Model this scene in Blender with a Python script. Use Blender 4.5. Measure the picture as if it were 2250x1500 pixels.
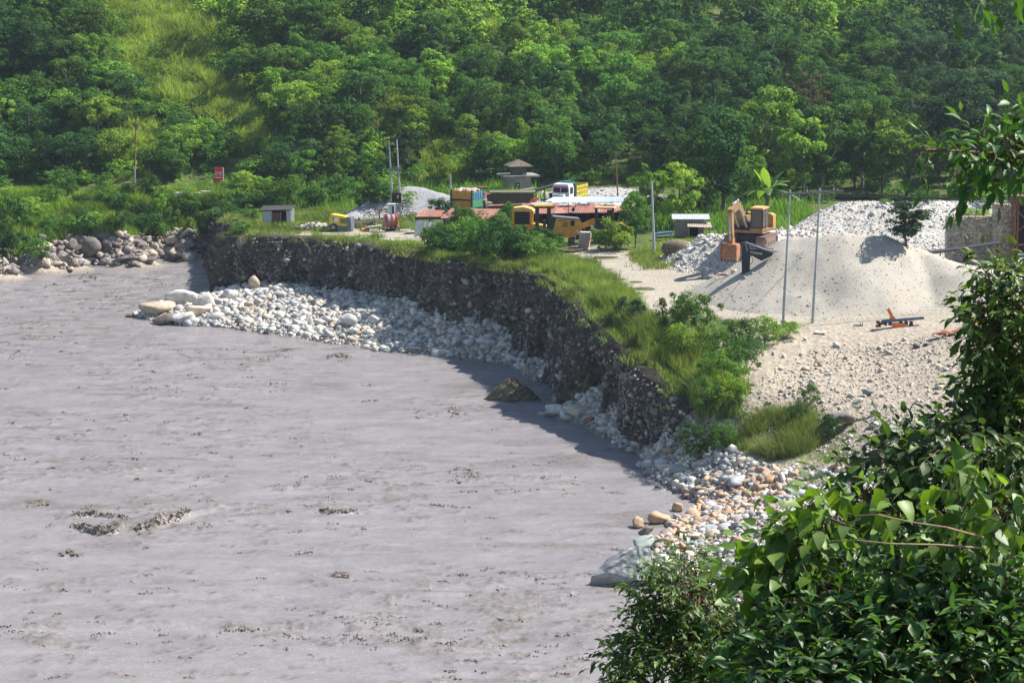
import bpy, bmesh, math, random
import numpy as np
from mathutils import Vector, Matrix, Euler

for o in list(bpy.data.objects): bpy.data.objects.remove(o)
random.seed(7); RNG = np.random.default_rng(7)
S = bpy.context.scene; COL = S.collection
R = math.radians

# ------------------------------------------------------------------ camera, sky, sun, exposure
CAMZ, FPX = 35.4, 5000.0
PITCH = math.atan(850 / 5000)
cam = bpy.data.cameras.new('camera'); co = bpy.data.objects.new('camera', cam); COL.objects.link(co)
cam.sensor_width = 36; cam.lens = 36 * FPX / 2250; cam.clip_start = 0.5; cam.clip_end = 3000
co.location = (0, 0, CAMZ); co.rotation_euler = (math.pi / 2 - PITCH, 0, 0)
S.camera = co
S.render.resolution_x = 1024; S.render.resolution_y = 682
W = bpy.data.worlds.new("World"); S.world = W; W.use_nodes = True
SUN_EL, SUN_AZ = R(51), R(72)            # azimuth measured from +Y towards +X
wn = W.node_tree.nodes; sky = wn.new('ShaderNodeTexSky'); sky.sky_type = 'NISHITA'; sky.sun_disc = False
sky.sun_elevation = SUN_EL; sky.sun_rotation = SUN_AZ; sky.air_density = 1.0; sky.dust_density = 0.6
bg = wn['Background']; bg.inputs[1].default_value = 0.085
W.node_tree.links.new(sky.outputs[0], bg.inputs[0])
sl = bpy.data.lights.new('sun', 'SUN'); sl.energy = 5.0; sl.angle = R(0.53); sl.color = (1, .95, .88)
so = bpy.data.objects.new('sun', sl); COL.objects.link(so)
sd = Vector((math.sin(SUN_AZ) * math.cos(SUN_EL), math.cos(SUN_AZ) * math.cos(SUN_EL), math.sin(SUN_EL)))
so.rotation_euler = sd.to_track_quat('Z', 'Y').to_euler()
S.view_settings.view_transform = 'Standard'; S.view_settings.look = 'None'
S.view_settings.exposure = 0.92; S.view_settings.gamma = 1

# ------------------------------------------------------------------ numeric helpers
CP, SP = math.cos(PITCH), math.sin(PITCH)
def ray(px, py):
    u = (np.asarray(px, float) - 1125) / FPX; v = (np.asarray(py, float) - 750) / FPX
    return u, CP - v * SP, -SP - v * CP
def P(px, py, z):                       # photo direction met with the level z
    dx, dy, dz = ray(px, py); t = (z - CAMZ) / dz
    return float(dx * t), float(dy * t)
def proj(X, Y, Z):
    zc = Y * CP - (Z - CAMZ) * SP; up = Y * SP + (Z - CAMZ) * CP
    zc = np.where(zc < .1, .1, zc)
    return 1125 + FPX * X / zc, 750 - FPX * up / zc
def _h(ix, iy, iz, seed):
    with np.errstate(over='ignore'):
        n = (ix.astype(np.int64) * 374761393 + iy.astype(np.int64) * 668265263 + iz.astype(np.int64) * 2147483647 + seed * 974711) & 0xffffffff
        n = ((n ^ (n >> 13)) * 1274126177) & 0xffffffff
        n = (n ^ (n >> 16)) & 0xffffff
    return n / float(0xffffff) * 2 - 1
def noise(x, y, z=0.0, seed=0):
    x, y, z = np.broadcast_arrays(np.asarray(x, float), np.asarray(y, float), np.asarray(z, float))
    ix, iy, iz = np.floor(x), np.floor(y), np.floor(z)
    fx, fy, fz = x - ix, y - iy, z - iz
    fx = fx * fx * (3 - 2 * fx); fy = fy * fy * (3 - 2 * fy); fz = fz * fz * (3 - 2 * fz)
    r = 0
    for a in (0, 1):
        for b in (0, 1):
            for c in (0, 1):
                w = (fx if a else 1 - fx) * (fy if b else 1 - fy) * (fz if c else 1 - fz)
                r = r + w * _h(ix + a, iy + b, iz + c, seed)
    return r
def fbm(x, y, z=0.0, o=4, seed=0):
    r = 0; a = .5
    for i in range(o):
        r = r + a * noise(np.asarray(x) * 2 ** i, np.asarray(y) * 2 ** i, np.asarray(z) * 2 ** i, seed + i * 17); a *= .5
    return r
def sstep(a, b, x):
    t = np.clip((x - a) / (b - a), 0, 1); return t * t * (3 - 2 * t)
def inpoly(x, y, poly):
    x = np.asarray(x, float); y = np.asarray(y, float); c = np.zeros(x.shape, bool); n = len(poly)
    for i in range(n):
        x1, y1 = poly[i]; x2, y2 = poly[(i + 1) % n]
        if y1 == y2: continue
        c ^= ((y1 > y) != (y2 > y)) & (x < (x2 - x1) * (y - y1) / (y2 - y1) + x1)
    return c
def segdist(X, Y, pts):
    best = np.full(np.shape(X), 1e9)
    for (x1, y1), (x2, y2) in zip(pts[:-1], pts[1:]):
        dx, dy = x2 - x1, y2 - y1; L = dx * dx + dy * dy + 1e-9
        t = np.clip(((X - x1) * dx + (Y - y1) * dy) / L, 0, 1)
        best = np.minimum(best, np.hypot(X - x1 - t * dx, Y - y1 - t * dy))
    return best
class RBF:
    def __init__(s, pts):
        p = np.array(pts, float); s.p = p[:, :2]; n = len(p)
        D = np.hypot(p[:, None, 0] - p[None, :, 0], p[:, None, 1] - p[None, :, 1])
        A = np.zeros((n + 1, n + 1)); A[:n, :n] = -D - 1e-6 * np.eye(n); A[:n, n] = 1; A[n, :n] = 1
        s.w = np.linalg.solve(A, np.append(p[:, 2], 0))
    def __call__(s, X, Y):
        X = np.asarray(X, float); Y = np.asarray(Y, float); r = np.full(X.shape, s.w[-1])
        for (a, b), w in zip(s.p, s.w[:-1]): r = r - w * np.hypot(X - a, Y - b)
        return r

# ------------------------------------------------------------------ lie of the land
# river cliff: (photo x, photo y of its rim, rim height, foot height)
CL = [(502,520,6.8,.9),(530,518,6.9,1.6),(600,520,7.0,2.4),(700,524,7.0,2.5),(800,536,7.1,2.6),(870,547,7.2,2.8),(950,562,7.3,3.0),
      (1000,572,7.5,3.2),(1050,577,7.6,3.3),(1107,585,7.7,3.1),(1173,594,7.8,1.7),(1227,614,8.0,1.5),(1285,648,8.2,.5),
      (1318,705,7.4,2.0),(1349,727,6.8,2.5),(1400,776,6.0,2.5),(1460,815,5.6,2.6),(1503,861,4.8,2.4),(1522,905,4.0,2.6)]
cliff_top = [P(a, b, z) for a, b, z, f in CL]
cliff_z = [z for a, b, z, f in CL]; cliff_f = [f for a, b, z, f in CL]
back = [(-33.2, 266), (-30.2, 254), (-28.2, 243), (-27.4, 235)]
cliff_line = back + cliff_top; cliff_z = [5.2, 5.8, 6.4, 6.6] + cliff_z; cliff_f = [.3, -.4, -.5, -.4] + cliff_f
soft = [(1560,900,4.4),(1640,868,5.4),(1750,858,5.7),(1900,858,5.7),(2100,868,6.2),(2300,880,7),(2700,900,9)]
softp = [P(a, b, z) + (z,) for a, b, z in soft]
far_soft = [(-34.2, 268, 4.6), (-35, 271, 5.4), (-36, 275, 6.2), (-37.5, 285, 6.6), (-40, 300, 6.8), (-40, 340, 7), (-40, 420, 7), (-40, 640, 7)]
up_poly = [(x, y) for x, y, z in far_soft[::-1]] + cliff_line + [(x, y) for x, y, z in softp] + [(250, 150), (250, 640)]
def dens(pts, step):
    out = []
    for (a, b) in zip(pts[:-1], pts[1:]):
        a = np.array(a, float); b = np.array(b, float); n = max(1, int(np.hypot(*(b - a)[:2]) / step))
        out += [tuple(a + (b - a) * i / n) for i in range(n)]
    return out + [tuple(pts[-1])]
seam = dens([(*cliff_line[-1], 4.0)] + softp, 3.0) + dens([(*cliff_line[0], 4.2)] + far_soft, 4.0)
up = [P(a, b, z) + (z,) for a, b, z in [
    (1720,712,7.6),(1785,718,7.6),(1700,780,6.6),(1640,820,6.2),(1900,720,7.7),(1900,790,6.6),(2100,740,8),(2250,800,8),(2250,700,8.6),
    (1400,620,8),(1500,640,8),(1300,560,8),(1250,545,8),(1350,590,8.1),(650,500,7),(900,522,7.3),(750,505,7.2),(1000,555,7.5),
    (1100,520,7.8),(1150,480,8),(1250,448,7.8),(870,478,7.6),(1000,450,7.8),(1438,560,8.2),(1550,605,8.3),(1480,690,7.6),(1560,760,6.8),
    (1500,505,8.2),(1700,520,9),(1350,437,7.3),(1140,424,7.5),(600,470,7.2),(560,500,7),(2250,560,9),(1300,500,8)]]
up += [(x, y, z) for (x, y), z in zip(cliff_line, cliff_z)] + seam + [(-20, 300, 8), (20, 280, 7.3), (60, 250, 9), (60, 400, 9), (0, 420, 8), (150, 200, 14), (150, 400, 12)]
RU = RBF(up)
shore = [(0,600),(60,597),(130,584),(210,578),(300,572),(380,564),(440,558),(475,552)]
near_shore = [(292,692),(380,712),(480,716),(560,728),(620,737),(720,752),(800,766),(950,780),(1060,792),(1130,803),(1200,842),(1262,885),
              (1200,905),(1290,938),(1345,965),(1410,1000),(1425,1050),(1480,1085),(1508,1092),(1450,1150),(1400,1200),(1310,1285),(1500,1300),(1560,1380),(1610,1500)]
lo = [P(a, b, 0) + (0.0,) for a, b in shore + near_shore]
lo += [P(a, b + 8, 0) + (-.6,) for a, b in shore] + [P(a - 12, b + 12, 0) + (-.6,) for a, b in near_shore]
lo += [P(a, b, z) + (z,) for a, b, z in [
    (1600,1010,2.2),(1560,1040,1.2),(1700,930,3.9),(1640,955,3.4),(1800,975,3.2),(1700,1050,1.8),(1850,1060,2.4),(1600,1150,1),(1700,1150,1.6),
    (1600,1250,.8),(1850,1200,2.4),(1700,1350,1.6),(2000,1100,4),(1850,930,4.4),(1950,950,5),(2150,950,6),(1580,950,3),(1540,980,1.8),(1500,1000,1.2),
    (420,670,1.2),(520,680,1.1),(600,680,1.2),(380,690,.6),
    (150,555,1.8),(300,545,2),(400,530,2.2),(60,520,4),(250,480,5),(420,470,5),(0,560,2.5),(-150,560,2.5),
    (60,430,6.2),(250,438,6),(380,434,6.1),(450,430,6.2),(-100,430,6.5),]]
lo += [P(a, b, 0) + (-2.,) for a, b in [(1250,1000),(1000,900),(600,900),(200,700),(0,640),(-200,650),(300,620),(430,600),(200,1100),(800,1200),(1200,1400),(0,1500),(-300,1000),(-400,700)]]
lo += [P(a, b, 0) + (0.,) for a, b in [(-120,615),(-260,625)]]
for i, (x, y) in enumerate(cliff_line):                # foot of the cliff, set out towards the river
    a = cliff_line[max(i - 1, 0)]; b = cliff_line[min(i + 1, len(cliff_line) - 1)]
    tx, ty = b[0] - a[0], b[1] - a[1]; L = math.hypot(tx, ty); lo.append((x + ty / L * 1.0, y - tx / L * 1.0, cliff_f[i]))
lo += seam + [(0, 0, 32.2), (-60, 0, 33), (60, 0, 34), (0, -30, 34), (0, 30, 19), (30, 30, 21), (-40, 30, 17), (0, 60, 6), (-50, 60, 5), (30, 60, 10),
              (-60, 85, -1.5), (0, 85, -1), (10, 88, 0), (20, 90, 3), (45, 90, 9), (60, 120, 14), (45, 120, 8), (-120, 0, 33), (-120, 85, -2), (-120, 200, -2),
              (-120, 262, 1), (-120, 275, 7), (100, 60, 25), (120, 130, 22), (-90, 300, 7), (-60, 320, 7), (-120, 400, 7), (-60, 600, 7)]
RL = RBF(lo)
def hill(X, Y):
    toe = np.interp(X, [-130, -63, -38, -22, -9, 14, 56, 140], [284, 283, 281, 272, 273, 268, 256, 250])
    sl = np.interp(X, [-130, -60, -30, 10, 45, 140], [.5, .5, .42, .26, .18, .17])
    t = np.maximum(Y - toe, 0); t = np.where(t < 8, t * t / 16, t - 4)
    h = t * sl + 2.2 * fbm(X / 28, Y / 28, 0, 3, 5) * sstep(5, 40, Y - toe)
    return 52 * (1 - np.exp(-h / 52)) * 1.12
def base_h(X, Y):
    X = np.asarray(X, float); Y = np.asarray(Y, float)
    ins = inpoly(X, Y, up_poly)
    z = np.where(ins, RU(X, Y), RL(X, Y))
    return z + hill(X, Y), ins
gx = np.concatenate([np.arange(-130, -72, 4), np.arange(-72, 62, .5), np.arange(62, 150, 4)])
gy = np.concatenate([np.arange(-30, 104, 3), np.arange(104, 292, .5), np.arange(292, 420, 1.5), np.arange(420, 640, 8)])
GX, GY = np.meshgrid(gx, gy); GZ, GINS = base_h(GX, GY)
rough = .10 * fbm(GX / 1.6, GY / 1.6, 0, 4, 3) + .25 * fbm(GX / 9, GY / 9, 0, 3, 9)
dcl = segdist(GX, GY, cliff_line)
road_soft = 1 - .7 * inpoly(*proj(GX, GY, GZ), [(1230,540),(1400,560),(1640,520),(1640,620),(1500,720),(1380,640)])
GZ = GZ + rough * np.where(GINS, sstep(0, 4, dcl), 1) * np.where(GZ < 0, .3, 1) * road_soft
# erosion scarp in the lower bank below the grass tussocks
def interp_grid(A, X, Y):
    X = np.asarray(X, float); Y = np.asarray(Y, float)
    i = np.clip(np.searchsorted(gx, X) - 1, 0, len(gx) - 2); j = np.clip(np.searchsorted(gy, Y) - 1, 0, len(gy) - 2)
    fx = np.clip((X - gx[i]) / (gx[i + 1] - gx[i]), 0, 1); fy = np.clip((Y - gy[j]) / (gy[j + 1] - gy[j]), 0, 1)
    return (A[j, i] * (1 - fx) + A[j, i + 1] * fx) * (1 - fy) + (A[j + 1, i] * (1 - fx) + A[j + 1, i + 1] * fx) * fy
# gravel heaps: ridge points (photo x, photo y, distance), side slope
def ridge(pts): return [(P3(a, b, d)) for a, b, d in pts]
def P3(px, py, d):
    dx, dy, dz = ray(px, py); t = d / dy
    return (float(dx * t), float(dy * t), float(CAMZ + dz * t))
HEAPS = {
 'front': (ridge([(1560,655,188),(1640,600,187),(1692,553,186),(1750,522,183),(1860,511,181.5),(1940,522,181),(2010,548,181),(2080,575,179),(2200,600,177),(2350,640,176)]), .66),
 'rear':  (ridge([(1745,512,207),(1785,490,206),(1830,462,207),(1862,446,208),(1980,444,207),(2100,440,207),(2230,442,206),(2400,440,205)]), .62),
 'low':   (ridge([(1572,513,201),(1610,524,198.5),(1655,529,197),(1700,512,200),(1660,509,202),(1720,506,203),(1770,500,204)]), .62),
 'grey':  (ridge([(775,468,243),(800,450,245),(845,424,247),(875,412,248),(925,412,248),(960,424,247),(1010,440,246)]), .6),
 'pale':  (ridge([(1170,424,266),(1230,418,266),(1290,412,265),(1345,410,265),(1400,416,265)]), .5)}
def heap_h(key, X, Y):
    pts, sl = HEAPS[key]; best = np.full(np.shape(X), -99.)
    for a, b in zip(pts[:-1], pts[1:]):
        dx, dy = b[0] - a[0], b[1] - a[1]; L = dx * dx + dy * dy
        t = np.clip(((X - a[0]) * dx + (Y - a[1]) * dy) / L, 0, 1)
        D = np.hypot(X - a[0] - t * dx, Y - a[1] - t * dy)
        D = np.sqrt(D * D + .8) - .9
        best = np.maximum(best, a[2] + (b[2] - a[2]) * t - sl * D * (1 + .12 * noise(X / 4, Y / 4, 0, 31)))
    return best + .22 * fbm(X / 2.2, Y / 2.2, 0, 4, 11) + .35 * fbm(X / 6, Y / 6, 0, 2, 12)
SZ = GZ.copy()
for k in HEAPS: SZ = np.maximum(SZ, np.where(GINS, heap_h(k, GX, GY), -99))
def ground(X, Y): return interp_grid(SZ, X, Y)
def hit(px, py, dmin=60, dmax=560):
    dx, dy, dz = ray(px, py); t = np.linspace(dmin, dmax, 5000); X, Y, Z = dx * t, dy * t, CAMZ + dz * t
    g = np.maximum(ground(X, Y), 0) if True else 0
    k = np.argmax(Z <= g)
    if Z[k] > g[k]: k = len(t) - 1
    return float(X[k]), float(Y[k]), float(g[k])
def pxs(Y): return Y / CP / FPX * 1.0          # metres per photo pixel at distance Y

# ------------------------------------------------------------------ materials
MATS = {}
def nodes(m):
    m.use_nodes = True; nt = m.node_tree; return nt, nt.nodes, nt.links
def mat(name, c1, c2=None, scale=4.0, rough=.7, bump=.15, metal=0, spec=.4, detail=5, stretch=None):
    if name in MATS: return MATS[name]
    m = bpy.data.materials.new(name); nt, N, L = nodes(m); b = N['Principled BSDF']
    c2 = c2 or tuple(x * .7 for x in c1)
    tc = N.new('ShaderNodeTexCoord'); mp = N.new('ShaderNodeMapping'); L.new(tc.outputs['Object'], mp.inputs[0])
    if stretch: mp.inputs['Scale'].default_value = stretch
    n = N.new('ShaderNodeTexNoise'); n.inputs['Scale'].default_value = scale; n.inputs['Detail'].default_value = detail; n.inputs['Roughness'].default_value = .65
    L.new(mp.outputs[0], n.inputs[0])
    r = N.new('ShaderNodeValToRGB'); r.color_ramp.elements[0].position = .38; r.color_ramp.elements[1].position = .62
    r.color_ramp.elements[0].color = (*c2, 1); r.color_ramp.elements[1].color = (*c1, 1)
    L.new(n.outputs[0], r.inputs[0]); L.new(r.outputs[0], b.inputs['Base Color'])
    b.inputs['Roughness'].default_value = rough; b.inputs['Metallic'].default_value = metal; b.inputs['Specular IOR Level'].default_value = spec
    if bump:
        bp = N.new('ShaderNodeBump'); bp.inputs['Strength'].default_value = bump; bp.inputs['Distance'].default_value = .05
        L.new(n.outputs[0], bp.inputs['Height']); L.new(bp.outputs[0], b.inputs['Normal'])
    MATS[name] = m; return m
def leafmat(name, tint=(1, 1, 1), trans=.3, rough=.55, spec=.3, var=.35):
    m = bpy.data.materials.new(name); nt, N, L = nodes(m); b = N['Principled BSDF']
    a = N.new('ShaderNodeAttribute'); a.attribute_name = 'col'
    oi = N.new('ShaderNodeObjectInfo'); hs = N.new('ShaderNodeHueSaturation')
    mr = N.new('ShaderNodeMapRange'); mr.inputs[3].default_value = 1 - var; mr.inputs[4].default_value = 1 + var
    L.new(oi.outputs['Random'], mr.inputs[0]); L.new(mr.outputs[0], hs.inputs['Value'])
    mh = N.new('ShaderNodeMapRange'); mh.inputs[3].default_value = .485; mh.inputs[4].default_value = .51
    ml = N.new('ShaderNodeMath'); ml.operation = 'FRACT'; mk = N.new('ShaderNodeMath'); mk.operation = 'MULTIPLY'; mk.inputs[1].default_value = 7.13
    L.new(oi.outputs['Random'], mk.inputs[0]); L.new(mk.outputs[0], ml.inputs[0]); L.new(ml.outputs[0], mh.inputs[0]); L.new(mh.outputs[0], hs.inputs['Hue'])
    L.new(a.outputs['Color'], hs.inputs['Color'])
    mx = N.new('ShaderNodeMix'); mx.data_type = 'RGBA'; mx.blend_type = 'MULTIPLY'; mx.inputs[0].default_value = 1; mx.inputs[7].default_value = (*tint, 1)
    L.new(hs.outputs[0], mx.inputs[6]); L.new(mx.outputs[2], b.inputs['Base Color'])
    b.inputs['Roughness'].default_value = rough; b.inputs['Specular IOR Level'].default_value = spec
    t = N.new('ShaderNodeBsdfTranslucent'); g = N.new('ShaderNodeMix'); g.data_type = 'RGBA'; g.blend_type = 'MULTIPLY'; g.inputs[0].default_value = 1; g.inputs[7].default_value = (1.5, 1.6, .5, 1)
    L.new(mx.outputs[2], g.inputs[6]); L.new(g.outputs[2], t.inputs[0])
    ms = N.new('ShaderNodeMixShader'); ms.inputs[0].default_value = trans
    L.new(b.outputs[0], ms.inputs[1]); L.new(t.outputs[0], ms.inputs[2]); L.new(ms.outputs[0], N['Material Output'].inputs[0])
    return m
def stonemat(name, scale=3.0, rough=.75, mul=1.0):
    m = bpy.data.materials.new(name); nt, N, L = nodes(m); b = N['Principled BSDF']
    a = N.new('ShaderNodeAttribute'); a.attribute_name = 'col'
    tc = N.new('ShaderNodeTexCoord'); n = N.new('ShaderNodeTexNoise'); n.inputs['Scale'].default_value = scale; n.inputs['Detail'].default_value = 6
    L.new(tc.outputs['Object'], n.inputs[0])
    mr = N.new('ShaderNodeMapRange'); mr.inputs[1].default_value = .3; mr.inputs[2].default_value = .7; mr.inputs[3].default_value = .72 * mul; mr.inputs[4].default_value = 1.15 * mul
    L.new(n.outputs[0], mr.inputs[0])
    v = N.new('ShaderNodeVectorMath'); v.operation = 'SCALE'; L.new(a.outputs['Color'], v.inputs[0]); L.new(mr.outputs[0], v.inputs['Scale'])
    L.new(v.outputs[0], b.inputs['Base Color']); b.inputs['Roughness'].default_value = rough; b.inputs['Specular IOR Level'].default_value = .3
    bp = N.new('ShaderNodeBump'); bp.inputs['Strength'].default_value = .4; bp.inputs['Distance'].default_value = .06
    L.new(n.outputs[0], bp.inputs['Height']); L.new(bp.outputs[0], b.inputs['Normal'])
    return m

# ------------------------------------------------------------------ object helpers
def tag(o, label=None, cat=None, group=None, kind=None):
    if label: o['label'] = label
    if cat: o['category'] = cat
    if group: o['group'] = group
    if kind: o['kind'] = kind
    return o
def link(name, me, parent=None):
    o = bpy.data.objects.new(name, me); COL.objects.link(o)
    if parent: o.parent = parent
    return o
def thing(name, label, cat, loc=(0, 0, 0), rz=0, group=None):
    o = bpy.data.objects.new(name, None); COL.objects.link(o); o.location = loc; o.rotation_euler = (0, 0, rz); o.empty_display_size = .3
    return tag(o, label, cat, group)
def mesh_np(name, V, F, m, col=None, smooth=False):
    V = np.asarray(V, np.float32); F = np.asarray(F, np.int32); k = F.shape[1]
    me = bpy.data.meshes.new(name); me.vertices.add(len(V)); me.vertices.foreach_set('co', V.ravel())
    me.loops.add(F.size); me.loops.foreach_set('vertex_index', F.ravel())
    me.polygons.add(len(F)); me.polygons.foreach_set('loop_start', np.arange(0, F.size, k, dtype=np.int32))
    me.polygons.foreach_set('loop_total', np.full(len(F), k, np.int32))
    if smooth: me.polygons.foreach_set('use_smooth', np.ones(len(F), bool))
    if col is not None:
        at = me.color_attributes.new('col', 'FLOAT_COLOR', 'POINT'); c = np.ones((len(V), 4), np.float32); c[:, :3] = col; at.data.foreach_set('color', c.ravel())
    me.materials.append(m); me.update(calc_edges=True); return me
def grid_faces(nr, nc):
    i = np.arange(nr - 1)[:, None] * nc + np.arange(nc - 1)[None]; i = i.ravel()
    return np.stack([i, i + 1, i + nc + 1, i + nc], 1)
class MB:
    """collects boxes, bars, prisms and tubes; coordinates are multiplied by k"""
    def __init__(s, k=1.0): s.v = []; s.f = []; s.k = k; s.sm = []
    def add(s, vs, fs, smooth=False):
        b = len(s.v); s.v += [tuple(c * s.k for c in v) for v in vs]; s.f += [tuple(b + i for i in f) for f in fs]; s.sm += [smooth] * len(fs); return s
    def box(s, x0, x1, y0, y1, z0, z1, rot=None, piv=None):
        vs = [(x, y, z) for x in (x0, x1) for y in (y0, y1) for z in (z0, z1)]
        if rot:
            c = Vector(piv) if piv else Vector(((x0 + x1) / 2, (y0 + y1) / 2, (z0 + z1) / 2)); E = Euler(rot).to_matrix()
            vs = [tuple(E @ (Vector(v) - c) + c) for v in vs]
        return s.add(vs, [(0, 1, 3, 2), (4, 6, 7, 5), (0, 4, 5, 1), (2, 3, 7, 6), (0, 2, 6, 4), (1, 5, 7, 3)])
    def cyl(s, p0, p1, r0, r1=None, n=10, cap=True):
        r1 = r0 if r1 is None else r1; a = Vector(p0); b = Vector(p1); d = (b - a).normalized()
        u = d.orthogonal().normalized(); w = d.cross(u); vs = []
        for c, r in ((a, r0), (b, r1)):
            for i in range(n):
                t = 2 * math.pi * i / n; vs.append(tuple(c + r * (math.cos(t) * u + math.sin(t) * w)))
        s.add(vs, [(i, (i + 1) % n, n + (i + 1) % n, n + i) for i in range(n)], n > 6)
        if cap: s.add(vs, [tuple(range(n))[::-1], tuple(range(n, 2 * n))])
        return s
    def tube(s, pts, r, n=6, r1=None):
        r1 = r if r1 is None else r1; m = len(pts) - 1
        for i in range(m): s.cyl(pts[i], pts[i + 1], r + (r1 - r) * i / m, r + (r1 - r) * (i + 1) / m, n, True)
        return s
    def prism(s, prof, y0, y1, axis='y'):
        n = len(prof)
        if axis == 'y': vs = [(a, y0, b) for a, b in prof] + [(a, y1, b) for a, b in prof]
        elif axis == 'x': vs = [(y0, a, b) for a, b in prof] + [(y1, a, b) for a, b in prof]
        else: vs = [(a, b, y0) for a, b in prof] + [(a, b, y1) for a, b in prof]
        return s.add(vs, [tuple(range(n)), tuple(range(n, 2 * n))[::-1]] + [(i, n + i, n + (i + 1) % n, (i + 1) % n) for i in range(n)])
    def torus(s, c, R0, r, axis='y', n=16, m=6):
        vs = []; fs = []
        for i in range(n):
            a = 2 * math.pi * i / n
            for j in range(m):
                b = 2 * math.pi * j / m; q = R0 + r * math.cos(b); h = r * math.sin(b)
                x, z = q * math.cos(a), q * math.sin(a)
                vs.append((c[0] + x, c[1] + h, c[2] + z) if axis == 'y' else (c[0] + h, c[1] + x, c[2] + z))
        for i in range(n):
            for j in range(m):
                fs.append((i * m + j, ((i + 1) % n) * m + j, ((i + 1) % n) * m + (j + 1) % m, i * m + (j + 1) % m))
        return s.add(vs, fs, True)
    def corr(s, a, b, c, d, n=20, amp=1.0, th=.6):
        """corrugated sheet between corners a-b (bottom) and d-c (top), with thickness"""
        a, b, c, d = map(Vector, (a, b, c, d)); nr = (b - a).cross(d - a).normalized(); vs = []; m = n * 2
        for off in (0, th):
            for i in range(m + 1):
                t = i / m; o = nr * ((amp if i % 2 else -amp) + off)
                vs += [tuple(a.lerp(b, t) + o), tuple(d.lerp(c, t) + o)]
        fs = []; h = 2 * (m + 1)
        for i in range(m):
            q = i * 2; fs += [(q, q + 2, q + 3, q + 1), (h + q, h + q + 1, h + q + 3, h + q + 2), (q, h + q, h + q + 2, q + 2), (q + 1, q + 3, h + q + 3, h + q + 1)]
        return s.add(vs, fs)
    def mesh(s, name, m):
        me = bpy.data.meshes.new(name); me.from_pydata(s.v, [], s.f); me.polygons.foreach_set('use_smooth', s.sm); me.materials.append(m)
        bm = bmesh.new(); bm.from_mesh(me); bmesh.ops.recalc_face_normals(bm, faces=bm.faces); bm.to_mesh(me); bm.free(); me.update(); return me
    def build(s, name, m, parent=None, label=None):
        o = link(name, s.mesh(name, m), parent)
        if label: o['label'] = label
        return o
def put(px, py, sink=0.0):              # where a thing standing at this place of the photo touches the ground
    x, y, z = hit(px, py); return (x, y, z - sink), pxs(y)
def ico(level):
    bm = bmesh.new(); bmesh.ops.create_icosphere(bm, subdivisions=level, radius=1)
    V = np.array([v.co[:] for v in bm.verts]); F = np.array([[v.index for v in f.verts] for f in bm.faces]); bm.free(); return V, F
ICO1, ICO2, ICO3 = ico(1), ico(2), ico(3)
def rock_shape(level, seed, amp=.25, facet=0.0):
    V, F = level; V = V.copy(); d = 1 + amp * fbm(V[:, 0] * 1.3, V[:, 1] * 1.3, V[:, 2] * 1.3, 3, seed)
    V = V * d[:, None]
    if facet:
        r = np.random.default_rng(seed)
        N3 = r.normal(size=(11, 3)); N3 /= np.linalg.norm(N3, axis=1)[:, None]; lim = r.uniform(1 - facet * 1.1, 1.02, 11); D0 = V / np.linalg.norm(V, axis=1)[:, None]
        q = D0 @ N3.T; rr_ = np.where(q > .05, lim / np.maximum(q, .05), 9).min(1); V = D0 * np.minimum(rr_, 1.25)[:, None] * (1 + .05 * noise(D0[:, 0] * 4, D0[:, 1] * 4, D0[:, 2] * 4, seed))[:, None]
    return V, F
def rotmats(n, rng, tilt=.5):
    a = rng.uniform(0, 2 * np.pi, n); b = rng.normal(0, tilt, n); c = rng.normal(0, tilt, n)
    ca, sa, cb, sb, cc, sc = np.cos(a), np.sin(a), np.cos(b), np.sin(b), np.cos(c), np.sin(c)
    Z = np.zeros(n); O = np.ones(n)
    Rz = np.stack([ca, -sa, Z, sa, ca, Z, Z, Z, O], 1).reshape(n, 3, 3); Rx = np.stack([O, Z, Z, Z, cb, -sb, Z, sb, cb], 1).reshape(n, 3, 3); Ry = np.stack([cc, Z, sc, Z, O, Z, -sc, Z, cc], 1).reshape(n, 3, 3)
    return Rx @ Ry @ Rz
PAL = np.array([(.60,.56,.50),(.52,.50,.46),(.40,.39,.37),(.30,.31,.32),(.50,.42,.32),(.66,.63,.57),(.34,.37,.36),(.46,.34,.25),(.17,.165,.165)])
def scatter(name, pos, size, m, rng, flat=.65, shapes=4, tilt=.4, pal=PAL, wts=None, level=ICO1, amp=.3, facet=0.0, dim=1.0):
    """many loose stones as one mesh"""
    n = len(pos); Vs = []; Fs = []; Cs = []; off = 0; ci = rng.choice(len(pal), n, p=wts); which = rng.integers(0, shapes, n)
    for k in range(shapes):
        idx = np.where(which == k)[0]
        if not len(idx): continue
        V, F = rock_shape(level, 100 + k, amp, facet)
        sc = size[idx, None] * np.stack([rng.uniform(.8, 1.3, len(idx)), rng.uniform(.65, 1, len(idx)), flat * rng.uniform(.7, 1.15, len(idx))], 1)
        M = rotmats(len(idx), rng, tilt)
        A = np.einsum('nij,nvj->nvi', M, V[None] * sc[:, None, :]) + pos[idx][:, None, :]
        Vs.append(A.reshape(-1, 3)); Fs.append((F[None] + (np.arange(len(idx)) * len(V))[:, None, None] + off).reshape(-1, 3)); off += len(idx) * len(V)
        c = pal[ci[idx]] * rng.uniform(.8, 1.12, (len(idx), 1)) * dim; Cs.append(np.repeat(c, len(V), 0))
    return mesh_np(name, np.concatenate(Vs), np.concatenate(Fs), m, np.concatenate(Cs), smooth=not facet)
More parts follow.
